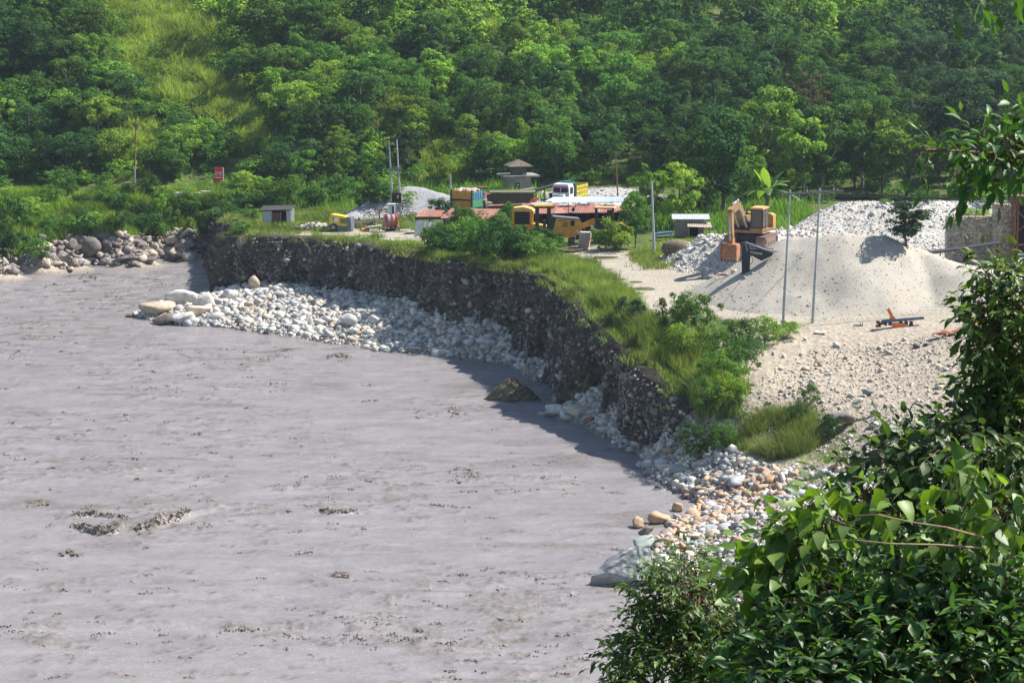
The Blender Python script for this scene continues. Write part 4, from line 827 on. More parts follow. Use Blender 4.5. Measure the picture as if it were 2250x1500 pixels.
for q in [(2010,765,22,11,'dark','dark green grey rock lying high on the stony slope'),(2035,760,20,8,'dark','small dark rock beside the dark green grey rock on the slope'),(1905,868,30,17,'green','bluish rock in the middle of the stony slope'),(1885,885,22,13,'white','white rock below the bluish rock on the slope'),(1795,733,16,9,'white','white stone at the foot of the right twin pole'),
          (1808,735,18,8,'cream','pale flat stone right of the white stone by the pole'),(1770,748,14,10,'cream','cream stone below the twin poles'),(1797,800,18,13,'orange','pale orange block on the flat part of the slope'),(1725,785,12,10,'white','small white rock near the rim shrubs'),(1700,780,10,9,'white','smaller white rock left of the one near the shrubs'),
          (1925,912,34,13,'dark','dark flat rock low on the stony slope'),(1830,925,60,24,'dark','broad dark rock ledge under the slope above the tussocks'),(1862,935,40,30,'brown','brown rock face beside the broad dark ledge'),(1765,905,50,14,'dark','thin dark ledge above the tussock grass'),(1820,825,16,8,'white','white stone at the centre of the slope'),
          (1490,572,16,9,'dark','dark slate piece at the foot of the low heap'),(1470,582,14,8,'cream','cream stone at the foot of the low heap'),(1600,606,12,8,'white','white stone beside the barrel'),(1612,598,12,8,'cream','cream stone by the red bar')]:
    boulder(*q[:6], seed=int(q[0] + q[1]), facet=.3, name='rock')
# the 240 largest cobbles of the sunny beach and near shore are things of their own
sh = [mesh_np('cobble', *rock_shape(ICO2, 300 + i, .28, 0), bouldermat(nm, *cc), None, True) for i, (nm, cc) in enumerate([('white', ((.62,.60,.56), (.42,.41,.39))), ('grey', ((.40,.41,.41), (.25,.26,.27))), ('cream', ((.62,.55,.42), (.48,.42,.32))), ('white', ()), ('slabby', ((.44,.45,.45), (.33,.34,.35)))])]
cr_ = np.random.default_rng(21); ptsA = sample(FARB, 150, cr_); ptsB = sample(NEARB, 90, cr_); rc = random.Random(2)
for i, p in enumerate(np.concatenate([ptsA, ptsB])):
    if p[2] < .08: continue
    o = link('cobble', sh[rc.randrange(5)]); s_ = rc.uniform(.26, .5); o.scale = (s_ * rc.uniform(.9, 1.3), s_ * .9, s_ * rc.uniform(.5, .75)); o.location = (p[0], p[1], p[2] + s_ * .2); o.rotation_euler = (rc.uniform(-.2, .2), rc.uniform(-.2, .2), rc.uniform(0, 6.28))
    if i < 150: tag(o, 'smooth rounded cobble bigger than its neighbours on the beach under the cliff', 'cobble', 'large cobbles of the beach under the cliff')
    else: tag(o, 'smooth rounded cobble bigger than its neighbours on the near shore', 'cobble', 'large cobbles of the near shore')

# ------------------------------------------------------------------ materials of made things
STEEL = mat('galvanised', (.46,.48,.50), (.36,.38,.40), 3, .55, .1, .3); RUST = mat('rust', (.30,.13,.075), (.15,.065,.045), 5, .85, .3); DARK = mat('dark_steel', (.045,.045,.05), (.025,.025,.03), 5, .6, .2)
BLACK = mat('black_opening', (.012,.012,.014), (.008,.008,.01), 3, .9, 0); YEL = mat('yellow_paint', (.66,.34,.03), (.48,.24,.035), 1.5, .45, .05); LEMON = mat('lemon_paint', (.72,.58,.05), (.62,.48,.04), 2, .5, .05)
GREYP = mat('grey_paint', (.16,.18,.21), (.11,.12,.14), 3, .55, .1); TYRE = mat('tyre', (.05,.05,.05), (.03,.03,.03), 8, .9, .3); HUBM = mat('hub_grey', (.42,.40,.36), (.28,.26,.24), 6, .7, .2)
WHITE = mat('white_paint', (.78,.77,.75), (.68,.66,.63), 2, .45, .05); REDP = mat('red_paint', (.52,.055,.045), (.38,.05,.04), 2, .5, .05); ORANGE = mat('orange_paint', (.80,.34,.07), (.62,.24,.05), 1.6, .6, .1)
TEAL = mat('teal_paint', (.02,.32,.28), (.02,.24,.2), 2, .5, .05); GREENP = mat('green_paint', (.04,.28,.12), (.05,.2,.1), 2, .6, .1); BLUEP = mat('blue_paint', (.08,.2,.42), (.06,.14,.3), 2, .55, .1); LIME = mat('lime_paint', (.55,.60,.07), (.42,.44,.08), 2, .6, .1)
CONC = mat('concrete', (.30,.29,.27), (.20,.19,.18), 1.2, .9, .3, detail=8); CONCL = mat('pale_concrete', (.5,.47,.42), (.36,.34,.3), 1.5, .9, .3); MOSSC = mat('mossy_roof', (.17,.14,.10), (.08,.07,.055), 1.6, .95, .5)
GLASS = mat('dark_glass', (.03,.04,.045), (.02,.025,.03), 2, .12, 0, 0, .6); TIN = mat('tin_sheet', (.52,.56,.60), (.40,.43,.46), 2, .5, .15, .25, stretch=(3, 1, .4)); BLUER = mat('blue_roof', (.42,.50,.60), (.34,.41,.50), 2, .45, .05, .2)
WOODR = mat('red_brown_wood', (.22,.09,.06), (.13,.06,.045), 3, .85, .3, stretch=(4, 1, .5)); WOOD = mat('weathered_wood', (.48,.38,.30), (.28,.22,.18), 5, .9, .3); PLAST = mat('white_sheet', (.70,.69,.70), (.5,.5,.53), 2, .6, .4)
PINK = mat('faded_pink_paint', (.58,.36,.34), (.46,.34,.30), 1.5, .75, .2); BROWNP = mat('brown_tank', (.13,.065,.05), (.08,.045,.035), 1.5, .8, .2)
def striproof():                         # rusty corrugated sheets with grey replaced ones
    m = bpy.data.materials.new('patched_rusty_sheet'); nt_, N_, L_ = nodes(m); b_ = N_['Principled BSDF']; t_ = N_.new('ShaderNodeTexCoord'); mp = N_.new('ShaderNodeMapping'); mp.inputs['Scale'].default_value = (1.15, .22, .22); mp.inputs['Rotation'].default_value = (0, 0, .0)
    L_.new(t_.outputs['Object'], mp.inputs[0]); w = N_.new('ShaderNodeTexVoronoi'); w.inputs['Scale'].default_value = 1.0; L_.new(mp.outputs[0], w.inputs[0]); q = N_.new('ShaderNodeSeparateColor'); L_.new(w.outputs['Color'], q.inputs[0])
    r = N_.new('ShaderNodeValToRGB'); r.color_ramp.interpolation = 'CONSTANT'; e = r.color_ramp.elements
    for p_, c_ in [(0, (.27,.10,.07)), (.35, (.34,.15,.10)), (.58, (.22,.09,.07)), (.74, (.46,.42,.41)), (.86, (.36,.22,.18))]:
        x = e.new(p_) if p_ else e[0]; x.color = (*c_, 1)
    e.remove(e[-1]); L_.new(q.outputs[0], r.inputs[0]); n_ = N_.new('ShaderNodeTexNoise'); n_.inputs['Scale'].default_value = 2.5; n_.inputs['Detail'].default_value = 8; L_.new(t_.outputs['Object'], n_.inputs[0])
    mm = N_.new('ShaderNodeMix'); mm.data_type = 'RGBA'; mm.blend_type = 'OVERLAY'; mm.inputs[0].default_value = .6; L_.new(r.outputs[0], mm.inputs[6]); L_.new(n_.outputs[0], mm.inputs[7]); L_.new(mm.outputs[2], b_.inputs['Base Color']); b_.inputs['Roughness'].default_value = .75
    return m
ROOFM = striproof()
def O(name, label, cat, px, py, rz=0, group=None, sink=0.0, depth=None):
    loc, k = put(px, py, sink)
    if depth:                            # a thing that stands on or behind something else: distance given
        x, y, z = P3(px, py, depth); loc = (x, y, z); k = pxs(depth)
    return thing(name, label, cat, loc, rz, group), k
def text(name, s, size, m, parent, loc, rot=(math.pi / 2, 0, 0), ext=.01):
    c = bpy.data.curves.new(name, 'FONT'); c.body = s; c.size = size; c.align_x = 'CENTER'; c.align_y = 'CENTER'; c.extrude = ext; c.offset = size * .012
    o = link(name, c, parent); bpy.context.view_layer.update(); dg = bpy.context.evaluated_depsgraph_get(); me = bpy.data.meshes.new_from_object(o.evaluated_get(dg)); bpy.data.objects.remove(o)
    me.materials.clear(); me.materials.append(m); o = link(name, me, parent); o.location = loc; o.rotation_euler = rot; return o
def wheel(parent, k, x, y, z, R0, w, hub=HUBM, axis='y', name='wheel', tyre=TYRE):
    m = MB(k); a, b = ((x, y - w / 2, z), (x, y + w / 2, z)) if axis == 'y' else ((x - w / 2, y, z), (x + w / 2, y, z))
    m.torus((x, y, z), R0 * .78, R0 * .24, axis, 18, 8); m.cyl(a, b, R0 * .86, n=18); o = m.build(name, tyre, parent)
    h = MB(k); e = w * .12
    a2, b2 = ((x, y - w / 2 - e, z), (x, y + w / 2 + e, z)) if axis == 'y' else ((x - w / 2 - e, y, z), (x + w / 2 + e, y, z))
    h.cyl(a2, b2, R0 * .55, n=14); a3, b3 = ((x, y - w / 2 - 2.2 * e, z), (x, y + w / 2 + 2.2 * e, z)) if axis == 'y' else ((x - w / 2 - 2.2 * e, y, z), (x + w / 2 + 2.2 * e, y, z)); h.cyl(a3, b3, R0 * .2, n=8); h.build('rim', hub, o); return o

# poles and lines
def wire(label, pts, r=.026, sag=.0, parent=None, nm='power_line', m=DARK, cat='power line', group=None):
    c = MB(); pts = [Vector(p) for p in pts]; q = []
    for a, b in zip(pts[:-1], pts[1:]):
        for i in range(9):
            t = i / 8; p = a.lerp(b, t); p.z -= sag * 4 * t * (1 - t); q.append(tuple(p))
    c.tube(q, r, 4); o = c.build(nm, m, parent)
    if not parent: tag(o, label, cat, group)
    return o
t, k = O('twin_pole', 'tall twin grey poles joined by a crossarm with dark insulators beside the gravel heap', 'utility pole', 1720, 713, sink=.3)
for i, (bx, tx, th) in enumerate([(0, 10, 305), (65, 75, 308)]):
    m = MB(k); md = (bx + tx) / 2 - .5; m.cyl((bx, i * 3, -14), (md, i * 3, 125), 3.6, 3.2, 12); m.cyl((md, i * 3, 125), (tx, i * 3, th), 2.6, 2.1, 12); m.cyl((md - .1, i * 3, 122), (md + .1, i * 3, 127), 3.7, 3.0, 12); m.build('pole', STEEL, t)
m = MB(k)
for yy in (-3.5, 5.5): m.box(-8, 122, yy, yy + 1.5, 297, 301, rot=(0, -.06, 0))
for xx in (10, 30, 52, 75, 100): m.box(xx - 1, xx + 1, -3, 6, 296 + xx * .06 - 3.5, 299 + xx * .06 - 3.5)
m.build('crossarm', mat('crossarm_steel', (.25,.24,.25), (.15,.14,.15), 4, .6, .1, .3), t); INS = mat('insulator', (.12,.05,.06), (.08,.03,.04), 4, .35, 0, 0, .5)
for xx in (-7, 46, 56, 104, 110, 117):
    m = MB(k); zz = 300 + (xx - 57) * .06; up = xx in (46, 104)
    if up: [m.cyl((xx, 0, zz + 3 + q * 3), (xx, 0, zz + 4.6 + q * 3), 2.8 - q * .4, 1.6, 8) for q in range(4)]
    else: [m.cyl((xx + 2 + q * 3, 1, zz - 2), (xx + 3.6 + q * 3, 1, zz - 2), 3, 2, 8) for q in range(3)]
    m.build('insulator', INS, t)
B0 = Vector(t.location); kk = k
TP = lambda x, y, z: (B0.x + x * kk, B0.y + y * kk, B0.z + z * kk)
for i, (x0, ye) in enumerate([(-4, 424), (56, 434), (116, 446)]):
    e = P3(2420, ye, B0.y + 4 + i); wire(f'{["upper", "middle", "lowest"][i]} electric wire running right from the twin pole crossarm across the heaps', [TP(x0, 1, 300 + (x0 - 57) * .06), e], .032, .35, group='wires running right from the twin poles')
wire('slanting stay wire from the left twin pole down to the heap', [TP(12, 3, 285), P3(1850, 480, B0.y + 12)], .016, .1); wire('second slanting stay wire from the right twin pole down behind the heap', [TP(75, 3, 290), P3(1900, 450, B0.y + 24)], .016, .1)
wire('short grey stay wire beside the left twin pole', [TP(6, 6, 255), P3(1714, 500, B0.y + 10)], .02, 0)

t, k = O('transformer_pole', 'tall twin grey poles carrying a black transformer in front of the grey gravel heap', 'utility pole', 868, 478, sink=.2)
for bx, tx in ((-4, -12), (13, 5)):
    m = MB(k); m.cyl((bx, 0, -6), ((bx + tx) / 2, 0, 90), 2.4, 2.1, 10); m.cyl(((bx + tx) / 2, 0, 90), (tx, 0, 177), 1.9, 1.5, 10); m.build('pole', STEEL, t)
m = MB(k); m.box(-20, 12, -3, -1, 173, 176, rot=(0, -.14, 0)); m.box(-20, 12, 2, 3.5, 173, 176, rot=(0, -.14, 0)); m.build('crossarm', DARK, t)
m = MB(k); m.box(-13, 13, -3, 3, 107, 109); m.box(-13, 13, -2, 2, 112, 113.2); m.build('middle_arm', GREYP, t)
for xx in (-8, -2, 4): MB(k).cyl((xx, 0, 101), (xx, 0, 107), 1.8, 1.2, 7).build('insulator', WHITE, t)
o = MB(k).box(-6, 14, -7, 7, 38, 58).build('transformer', DARK, t)
m = MB(k)
for q in range(6): m.box(-4 + q * 3.2, -3 + q * 3.2, -9, 9, 40, 55)
m.build('cooling_fin', DARK, o); MB(k).box(5, 9, -9.6, -9.2, 47, 53).build('warning_label', LEMON, o)
m = MB(k); [m.cyl((xx, 0, 58), (xx, 0, 64), 1.6, .8, 7) for xx in (-2, 4, 10)]; m.build('bushing', INS, o)
MB(k).box(-11, 20, -8, 8, 35.5, 38).build('platform', GREYP, t)
m = MB(k)
for a, b in (((-9, -6, 35), (0, 0, 12)), ((18, -6, 35), (13, 0, 8)), ((2, -6, 35), (11, 0, 14)), ((-10, 5, 35), (-4, 0, 14))): m.cyl(a, b, .7, n=5)
m.build('brace', DARK, t); wire('', [(-9 * k, 0, 170 * k), (-1 * k, 0, 110 * k), (2 * k, 0, 64 * k)], .018, .0, t, 'drop_wire')
Bt = Vector(t.location)
for i, (z0, e) in enumerate([(109, (960, 398)), (106, (975, 412)), (103, (985, 424))]):
    wire(f'{["upper", "middle", "lower"][i]} wire running right from the transformer poles toward the thin grey pole', [(Bt.x + 14 * k, Bt.y, Bt.z + z0 * k), P3(*e, Bt.y + 3)], .03, .35, group='wires right of the transformer poles')
t, k = O('meter_cabinet', 'tall white metering cabinet with a dark slot under the transformer', 'cabinet', 861, 484); m = MB(k); m.box(-7, 7, -5, 5, 0, 34); m.box(-8.5, 8.5, -6, 6, 34, 36); m.build('body', WHITE, t); MB(k).box(1, 4.5, -5.6, -5, 12, 31).build('door_slot', BLACK, t)
def pole(px, py, topx, topy, r0, r1, label, m=STEEL, m2=None, arm=None, split=.5):
    t, k = O('utility_pole', label, 'utility pole', px, py, sink=.3); h = (py - topy); dx = topx - px; M = MB(k)
    M.cyl((0, 0, -8), (dx * split, 0, h * split), r0, (r0 + r1) / 2, 9); 
    if m2: M.build('lower_pole', m, t); M = MB(k)
    M.cyl((dx * split, 0, h * split), (dx, 0, h), (r0 + r1) / 2 * .92, r1, 9); M.build('upper_pole' if m2 else 'pole', m2 or m, t)
    if arm: a = MB(k); a.box(dx - arm, dx + arm, -1, 1, h * .93, h * .945); a.cyl((dx - arm * .9, 0, h * .94), (dx, 0, h * .86), .6, n=5); a.cyl((dx + arm * .9, 0, h * .94), (dx, 0, h * .86), .6, n=5); a.build('crossarm', m2 or m, t)
    return t
pole(1438, 562, 1430, 392, 3.4, 2.2, 'single tall grey steel pole standing in the grass left of the low heap')
pole(991, 462, 990, 378, 2.4, 1.6, 'short thin grey pole beside the orange truck'); pole(1359, 447, 1352, 336, 1.7, 1.2, 'thin rusty brown pole behind the blue roof', RUST)
pole(295, 402, 302, 262, 2.2, 1.3, 'rust red pole with grey foot on the left hillside', STEEL, RUST, 6, .3); pole(828, 330, 829, 250, 1.6, 1.1, 'thin rust red pole on the hill above the transformer poles', RUST, None, 5); pole(1154, 312, 1152, 240, 1.7, 1.2, 'rust red pole with crossarm on the hill above the tower', RUST, None, 7)
h1, h2, h3 = P3(302, 285, 272), P3(829, 262, 290), P3(1152, 248, 300)
for i, q in enumerate([[P3(-60, 340, 270), (h1[0], h1[1] - 6, h1[2])], [P3(410, 356, 266), P3(760, 300, 268)], [P3(600, 330, 268), P3(829, 268, 282)]]): wire(f'thin power line crossing the trees {["left of the rusty pole", "above the billboard", "toward the pole above the transformer"][i]}', q, .03, 1.0)

# tin hut
t, k = O('tin_hut', 'small tin hut with a brown door and black opening on the cliff top', 'hut', 610, 494, R(-6), sink=.1)
m = MB(k); m.corr((-28, -16, -2), (-9, -16, -2), (-9, -16, 34), (-28, -16, 33), 6, .4, .5); m.build('wall', TIN, t); m = MB(k); m.corr((23, -16, -2), (32, -16, -2), (32, -16, 36), (23, -16, 35), 3, .4, .5); m.build('wall', TIN, t)
m = MB(k); m.box(-29, -28, -16, 24, -2, 33); m.box(31.5, 32.5, -16, 24, -2, 36); m.box(-28, 32, 23, 24, -2, 33); m.build('side_wall', mat('old_tin', (.22,.23,.24), (.14,.14,.15), 2, .7, .2), t); MB(k).box(-8.5, 10, -17, -15.6, 0, 30).build('door', WOODR, t)
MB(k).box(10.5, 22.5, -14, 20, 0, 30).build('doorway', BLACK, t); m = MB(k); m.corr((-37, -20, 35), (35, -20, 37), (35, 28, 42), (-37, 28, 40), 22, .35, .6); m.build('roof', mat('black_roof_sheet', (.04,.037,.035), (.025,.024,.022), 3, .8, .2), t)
m = MB(k); m.box(10, 11.2, -17, -15.5, 0, 32); m.box(-9.6, -8.4, -17, -15.5, 0, 33); m.build('door_post', WOOD, t)

# compressor
t, k = O('air_compressor', 'yellow and grey towed air compressor on two wheels on the cliff top', 'compressor', 738, 506, R(-14)); body = 0
m = MB(k); m.prism([(-12, 14), (-10, 33), (-7, 36), (20, 32), (34, 29), (34, 10)], -11, 11); m.build('hood', LEMON, t); m = MB(k); m.prism([(-14, 8), (-12, 14), (34, 10), (36, 0), (14, -1), (-10, 5)], -11.5, 11.5); m.build('chassis', GREYP, t)
m = MB(k); m.prism([(28, 31), (38, 29.5), (39, 2), (30, 3)], -12, 12); m.build('end_panel', GREYP, t); o = MB(k).box(-2, 9, -11.8, -11.2, 20, 29, rot=(0, .12, 0)).build('maker_plate', WHITE, t); MB(k).box(-3, -.5, -12, -11.4, 20, 29, rot=(0, .12, 0)).build('plate_edge', BLUEP, o)
m = MB(k); [m.box(14 + q * 2.4, 15.2 + q * 2.4, -11.7, -11.2, 16, 27) for q in range(6)]; m.build('vent', mat('dark_vent', (.10,.09,.04), (.05,.05,.03), 3, .8, .1), t)  # vent is a row of narrow dark bars on the hood side
for yy in (-12, 12): wheel(t, k, -1, yy, 8, 8, 5)
m = MB(k); m.cyl((-12, 0, 7), (-32, 0, 3), 1.2, n=6); m.cyl((-32, 0, 3), (-32, 0, -3), 1, n=6); m.build('drawbar', DARK, t); MB(k).box(32, 39, -6, 6, -4, 0).build('rear_step', DARK, t)

# hose reel
t, k = O('hose_reel', 'big red hose reel with a pink frame on a small wheeled chassis', 'hose reel', 856, 508, R(22))
d = MB(k); d.cyl((-8, 0, 24), (12, 0, 24), 13, n=20); d.build('wound_hose', mat('grey_hose', (.33,.31,.30), (.2,.18,.18), 9, .8, .4, stretch=(8, 1, 1)), t)
for xx in (-8, 3, 13): q = MB(k); q.torus((xx, 0, 22), 15.5, 1.1, 'x', 24, 6); [q.cyl((xx, 0, 22), (xx, 15 * math.cos(a), 22 + 15 * math.sin(a)), .9, n=5) for a in np.arange(6) * math.pi / 3]; q.build('flange', REDP, t)
d = MB(k); d.cyl((4, 0, 22), (12.5, 0, 22), 14, n=24); d.build('red_drum', mat('faded_red', (.46,.11,.10), (.34,.09,.08), 3, .7, .1), t); q = MB(k)
for xx in (-12, 16): q.cyl((xx, -10, 2), (xx, 0, 38), 1.3, n=6); q.cyl((xx, 10, 2), (xx, 0, 38), 1.3, n=6)
q.build('side_frame', PINK, t); q = MB(k); q.box(-14, 20, -11, -9, 1, 4); q.box(-14, 20, 9, 11, 1, 4); q.box(17, 20, -10, 10, 1, 4); q.build('chassis', DARK, t); wheel(t, k, 12, -13, 4, 7, 4, mat('muddy_hub', (.5,.4,.3), (.36,.28,.22), 4, .9, .2)); wheel(t, k, 12, 13, 4, 7, 4)
t, k = O('cable_winch', 'rusty frame with two small wheels on a rod left of the hose reel', 'winch frame', 834, 482); q = MB(k); q.cyl((0, 0, -2), (-2, 0, 22), 1, n=6); q.cyl((0, 12, -2), (-2, 12, 22), 1, n=6); q.cyl((-4, 4, 19), (18, 4, 21), .9, n=6); q.cyl((-2, 4, 14), (18, 4, 16), .7, n=6); q.build('frame', RUST, t)
for xx, rr in ((-5, 5.5), (18, 4)): q = MB(k); q.torus((xx, 2, 19), rr, .8, 'y', 16, 5); q.cyl((xx - rr, 2, 19), (xx + rr, 2, 19), .5, n=4); q.build('wheel', RUST, t)
t, k = O('wheel_frame', 'rusty cart frame with two leaning spoked wheels right of the meter cabinet', 'cart frame', 896, 482, R(20))
for xx in (-24, 4, 12): q = MB(k); q.torus((xx, 0, 8), 8, 1, 'x' if xx < 0 else 'y', 18, 5); [q.cyl((xx, 0, 8), (xx + (7.5 * math.cos(a) if xx > 0 else 0), (0 if xx > 0 else 7.5 * math.cos(a)), 8 + 7.5 * math.sin(a)), .5, n=4) for a in np.arange(5) * 1.257]; q.build('wheel', RUST, t)
MB(k).cyl((-24, 0, 8), (12, 0, 9), 1, n=6).build('axle', RUST, t)

# rubble, boards, sheets
rr = random.Random(4); t, k = O('plaster_rubble', 'heap of broken white plaster slabs left of the yellow compressor', 'rubble', 690, 502); m = MB(k)
for i in range(70): x, y = rr.gauss(0, 20), rr.uniform(-8, 14); s_ = rr.uniform(3, 8); m.box(x - s_, x + s_, y - s_ * .6, y + s_ * .6, max(0, 10 - abs(x) * .25) * rr.random(), max(0, 10 - abs(x) * .25) * rr.random() + rr.uniform(1, 2.5) + 1, rot=(rr.uniform(-.6, .6), rr.uniform(-.6, .6), rr.uniform(0, 3)))
m.build('slabs', mat('plaster', (.60,.52,.47), (.44,.37,.33), 3, .9, .3), t)
t, k = O('scrap_timber', 'tangle of broken boards and dark sheets right of the yellow compressor', 'scrap', 800, 500); m = MB(k); m2 = MB(k)
for i in range(46): x, y = rr.uniform(-24, 30), rr.uniform(-6, 16); Ln = rr.uniform(8, 22); (m if i % 4 else m2).box(x - Ln, x + Ln, y - 1.2, y + 1.2, rr.uniform(0, 12), rr.uniform(0, 12) + 13 - 11, rot=(rr.uniform(-.3, .3), rr.uniform(-.5, .5), rr.uniform(-.8, .8))) if False else (m if i % 4 else m2).cyl((x - Ln * .5, y, rr.uniform(0, 12)), (x + Ln * .5, y + rr.uniform(-5, 5), rr.uniform(0, 14)), 1.1, 1.1, 4)
m.build('boards', WOOD, t); m2.box(0, 26, 6, 20, 11, 12.2, rot=(.1, -.1, 0)); m2.build('dark_sheet', DARK, t)
t, k = O('low_table', 'low pale sheet lying on short legs left of the hose reel', 'table', 822, 508); MB(k).prism([(-20, 7), (-14, 10), (16, 13), (16, 11.5), (-14, 8)], -7, 8).build('top', CONCL, t); m = MB(k); [m.cyl((x, y, 0), (x, y, 9), .8, n=5) for x in (-12, 12) for y in (-5, 5)]; m.build('legs', DARK, t)
t, k = O('orange_sack', 'orange sack lying on the grass by the sandy track', 'sack', 800, 508); V, F = rock_shape(ICO2, 5, .4, .2); link('body', mesh_np('body', V * [10 * k, 6 * k, 4 * k] + [0, 0, 2 * k], F, ORANGE, None, True), t)
t, k = O('white_tarpaulin', 'white tarpaulin draped from the low rusty roof at the track', 'tarpaulin', 936, 522); V = []; nx, nz_ = 40, 14
for j in range(nz_):
    for i in range(nx): u = i / (nx - 1); v = j / (nz_ - 1); x = -22 + 46 * u - 4 * v * (u < .3); V.append((x * k, (-3 * v + 2.2 * math.sin(u * 26 + v * 2) * (.3 + v) - 2) * k, ((38 - 4 * u) * (1 - v) + v * (18 * u) * 1.0) * k))
link('sheet', mesh_np('sheet', V, grid_faces(nz_, nx), PLAST, None, True), t)
t, k = O('low_shelter', 'low shelter with a small rusty sheet roof above the white tarpaulin', 'shelter', 940, 512); m = MB(k); m.corr((-28, -8, 36), (34, -8, 36), (36, 28, 46), (-10, 28, 47), 16, .5, .7); m.build('roof', ROOFM, t); m = MB(k); [m.cyl((x, y, 0), (x, y, 38), 1, n=6) for x in (-26, 4, 32) for y in (-4, 22)]; m.build('post', DARK, t); MB(k).box(-27, 33, -5, -3.6, 30, 35).build('beam', DARK, t)

# roofs
t, k = O('left_shed', 'long low shed with rusty red sheet roof and concrete wall behind the rim bushes', 'shed', 1040, 515); t.name = 'rusty_roof_shed'
m = MB(k); m.corr((-72, -10, 36), (52, -10, 34), (66, 60, 48), (-50, 60, 50), 34, .5, .8); m.build('roof', ROOFM, t); m = MB(k); m.box(-66, 50, 0, 4, 0, 35); m.box(-66, -62, 0, 50, 0, 40); m.box(46, 50, 0, 50, 0, 38); m.build('wall', CONC, t)
m = MB(k); m.box(-14, 4, -3, 0, 4, 28); m.box(8, 24, -3, 0, 4, 28); m.build('wall_panel', mat('brown_board', (.24,.17,.13), (.17,.12,.1), 2, .9, .2), t); m = MB(k); m.box(4.5, 7.5, -4, -1, 0, 33); m.box(-68, -65, -6, -3, 0, 34); m.build('post', CONCL, t)
t, k = O('rusty_long_shed', 'long shed with a patched rusty red roof behind the yellow machines', 'shed', 1260, 505)
m = MB(k); m.corr((-130, -20, 36), (118, -20, 40), (124, 120, 46), (-110, 120, 44), 60, .5, .8); m.build('roof', ROOFM, t); m = MB(k); m.box(-120, 112, 90, 93, 0, 38); m.build('wall', BLACK, t, 'dark shaded back wall'); m = MB(k); [m.cyl((x, -12, 0), (x, -12, 38), 1.2, n=6) for x in (-120, -70, -20, 30, 70, 110)]; m.build('post', DARK, t)  # back wall in near-black, same material as the openings
m = MB(k); [m.box(x, x + w, y, y + 16, 44.2 + y * .05, 45 + y * .05, rot=(.05, 0, a)) for x, w, y, a in ((-30, 30, 62, .1), (8, 26, 80, -.1), (62, 30, 66, .06), (-92, 22, 76, .1))]; m.build('loose_sheet', TIN, t)
rs = random.Random(12); m = MB(k); [m.box(x := rs.uniform(-70, 100), x + rs.uniform(4, 9), y := rs.uniform(20, 110), y + 5, 46.5 + y * .02, 48.5 + y * .02) for _ in range(16)]; m.build('weight_stone', GREYP, t); m = MB(k); m.box(-4, 2, -18, -12, 42, 50); m.cyl((-12, -20, 36), (-12, -20, 62), 1, n=6); m.build('vent_pipe', DARK, t)
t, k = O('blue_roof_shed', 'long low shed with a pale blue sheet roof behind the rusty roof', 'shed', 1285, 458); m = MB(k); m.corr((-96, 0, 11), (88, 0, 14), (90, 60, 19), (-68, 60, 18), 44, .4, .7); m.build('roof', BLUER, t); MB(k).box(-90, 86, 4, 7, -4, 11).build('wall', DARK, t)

# tower
t, k = O('concrete_tower', 'grey concrete tower with a flat slab and small mossy pyramid roof', 'tower', 1138, 424, R(14), sink=.2)
MB(k).box(-26, 24, -20, 26, -4, 40).build('lower_body', CONC, t); m = MB(k); m.box(-39, 42, -30, 38, 40, 43.5); m.build('slab', CONC, t)
MB(k).box(-13, 17, -10, 16, 43.5, 61).build('upper_body', mat('dark_concrete', (.15,.145,.14), (.09,.09,.09), 1.5, .9, .3), t)
m = MB(k); b4 = [(-25, -22, 61), (29, -22, 61), (29, 28, 61), (-25, 28, 61)]; m.add(b4 + [(x, y, 63) for x, y, z in b4] + [(2, 3, 77)], [(3, 2, 1, 0), (0, 1, 5, 4), (1, 2, 6, 5), (2, 3, 7, 6), (3, 0, 4, 7), (4, 5, 8), (5, 6, 8), (6, 7, 8), (7, 4, 8)]); m.build('pyramid_roof', MOSSC, t)
o = MB(k).box(-10, -1, -20.8, -19.6, 18, 28).build('window', BLACK, t); MB(k).cyl((-5.5, -21.4, 23), (-5.5, -20.6, 23), 2.6, n=10).build('pane', mat('pale_pane', (.55,.6,.5), (.4,.5,.4), 3, .5, 0), o); MB(k).box(23.6, 24.6, -12, -4, 18, 30).build('side_window', BLACK, t); MB(k).box(8, 16, -14, -8, 43.5, 47).build('roof_block', CONCL, t)  # pane is a pale disc set in the black window
t, k = O('stone_ramp', 'pale plastered ramp sloping up at the foot of the tower', 'ramp', 1142, 428, depth=None); m = MB(k); m.prism([(-30, 0), (32, 0), (32, 16), (10, 13), (-28, 5)], -14, -4); m.build('body', CONCL, t)
t, k = O('brown_hopper', 'large dark brown hopper shed in front of the tower', 'hopper', 1122, 462); m = MB(k); m.box(-42, 50, 0, 40, 0, 37); m.build('body', mat('dark_brown_boards', (.10,.08,.065), (.055,.045,.04), 2, .9, .3, stretch=(5, 1, .5)), t); MB(k).box(-46, 54, -6, 44, 37, 39.5).build('roof', mat('olive_sheet', (.16,.15,.07), (.09,.09,.05), 2, .8, .2), t)
m = MB(k); [m.box(x, x + 1.4, -1.4, 0, 0, 37) for x in (-30, -8, 14, 36)]; m.build('post', DARK, t)
t, k = O('brown_tank', 'long brown steel tank body with a white letter V behind the left rusty roof', 'tank', 1118, 478, R(3)); m = MB(k); m.prism([(-44, 8), (-42, 26), (34, 30), (36, 8)], -8, 14); m.build('body', BROWNP, t); m = MB(k); m.box(-44, 36, -9, 15, 26, 28, rot=(0, -.04, 0)); m.build('rim', RUST, t); text('letter', 'V', 11 * k, WHITE, t, (-27 * k, -8.6 * k, 17 * k))
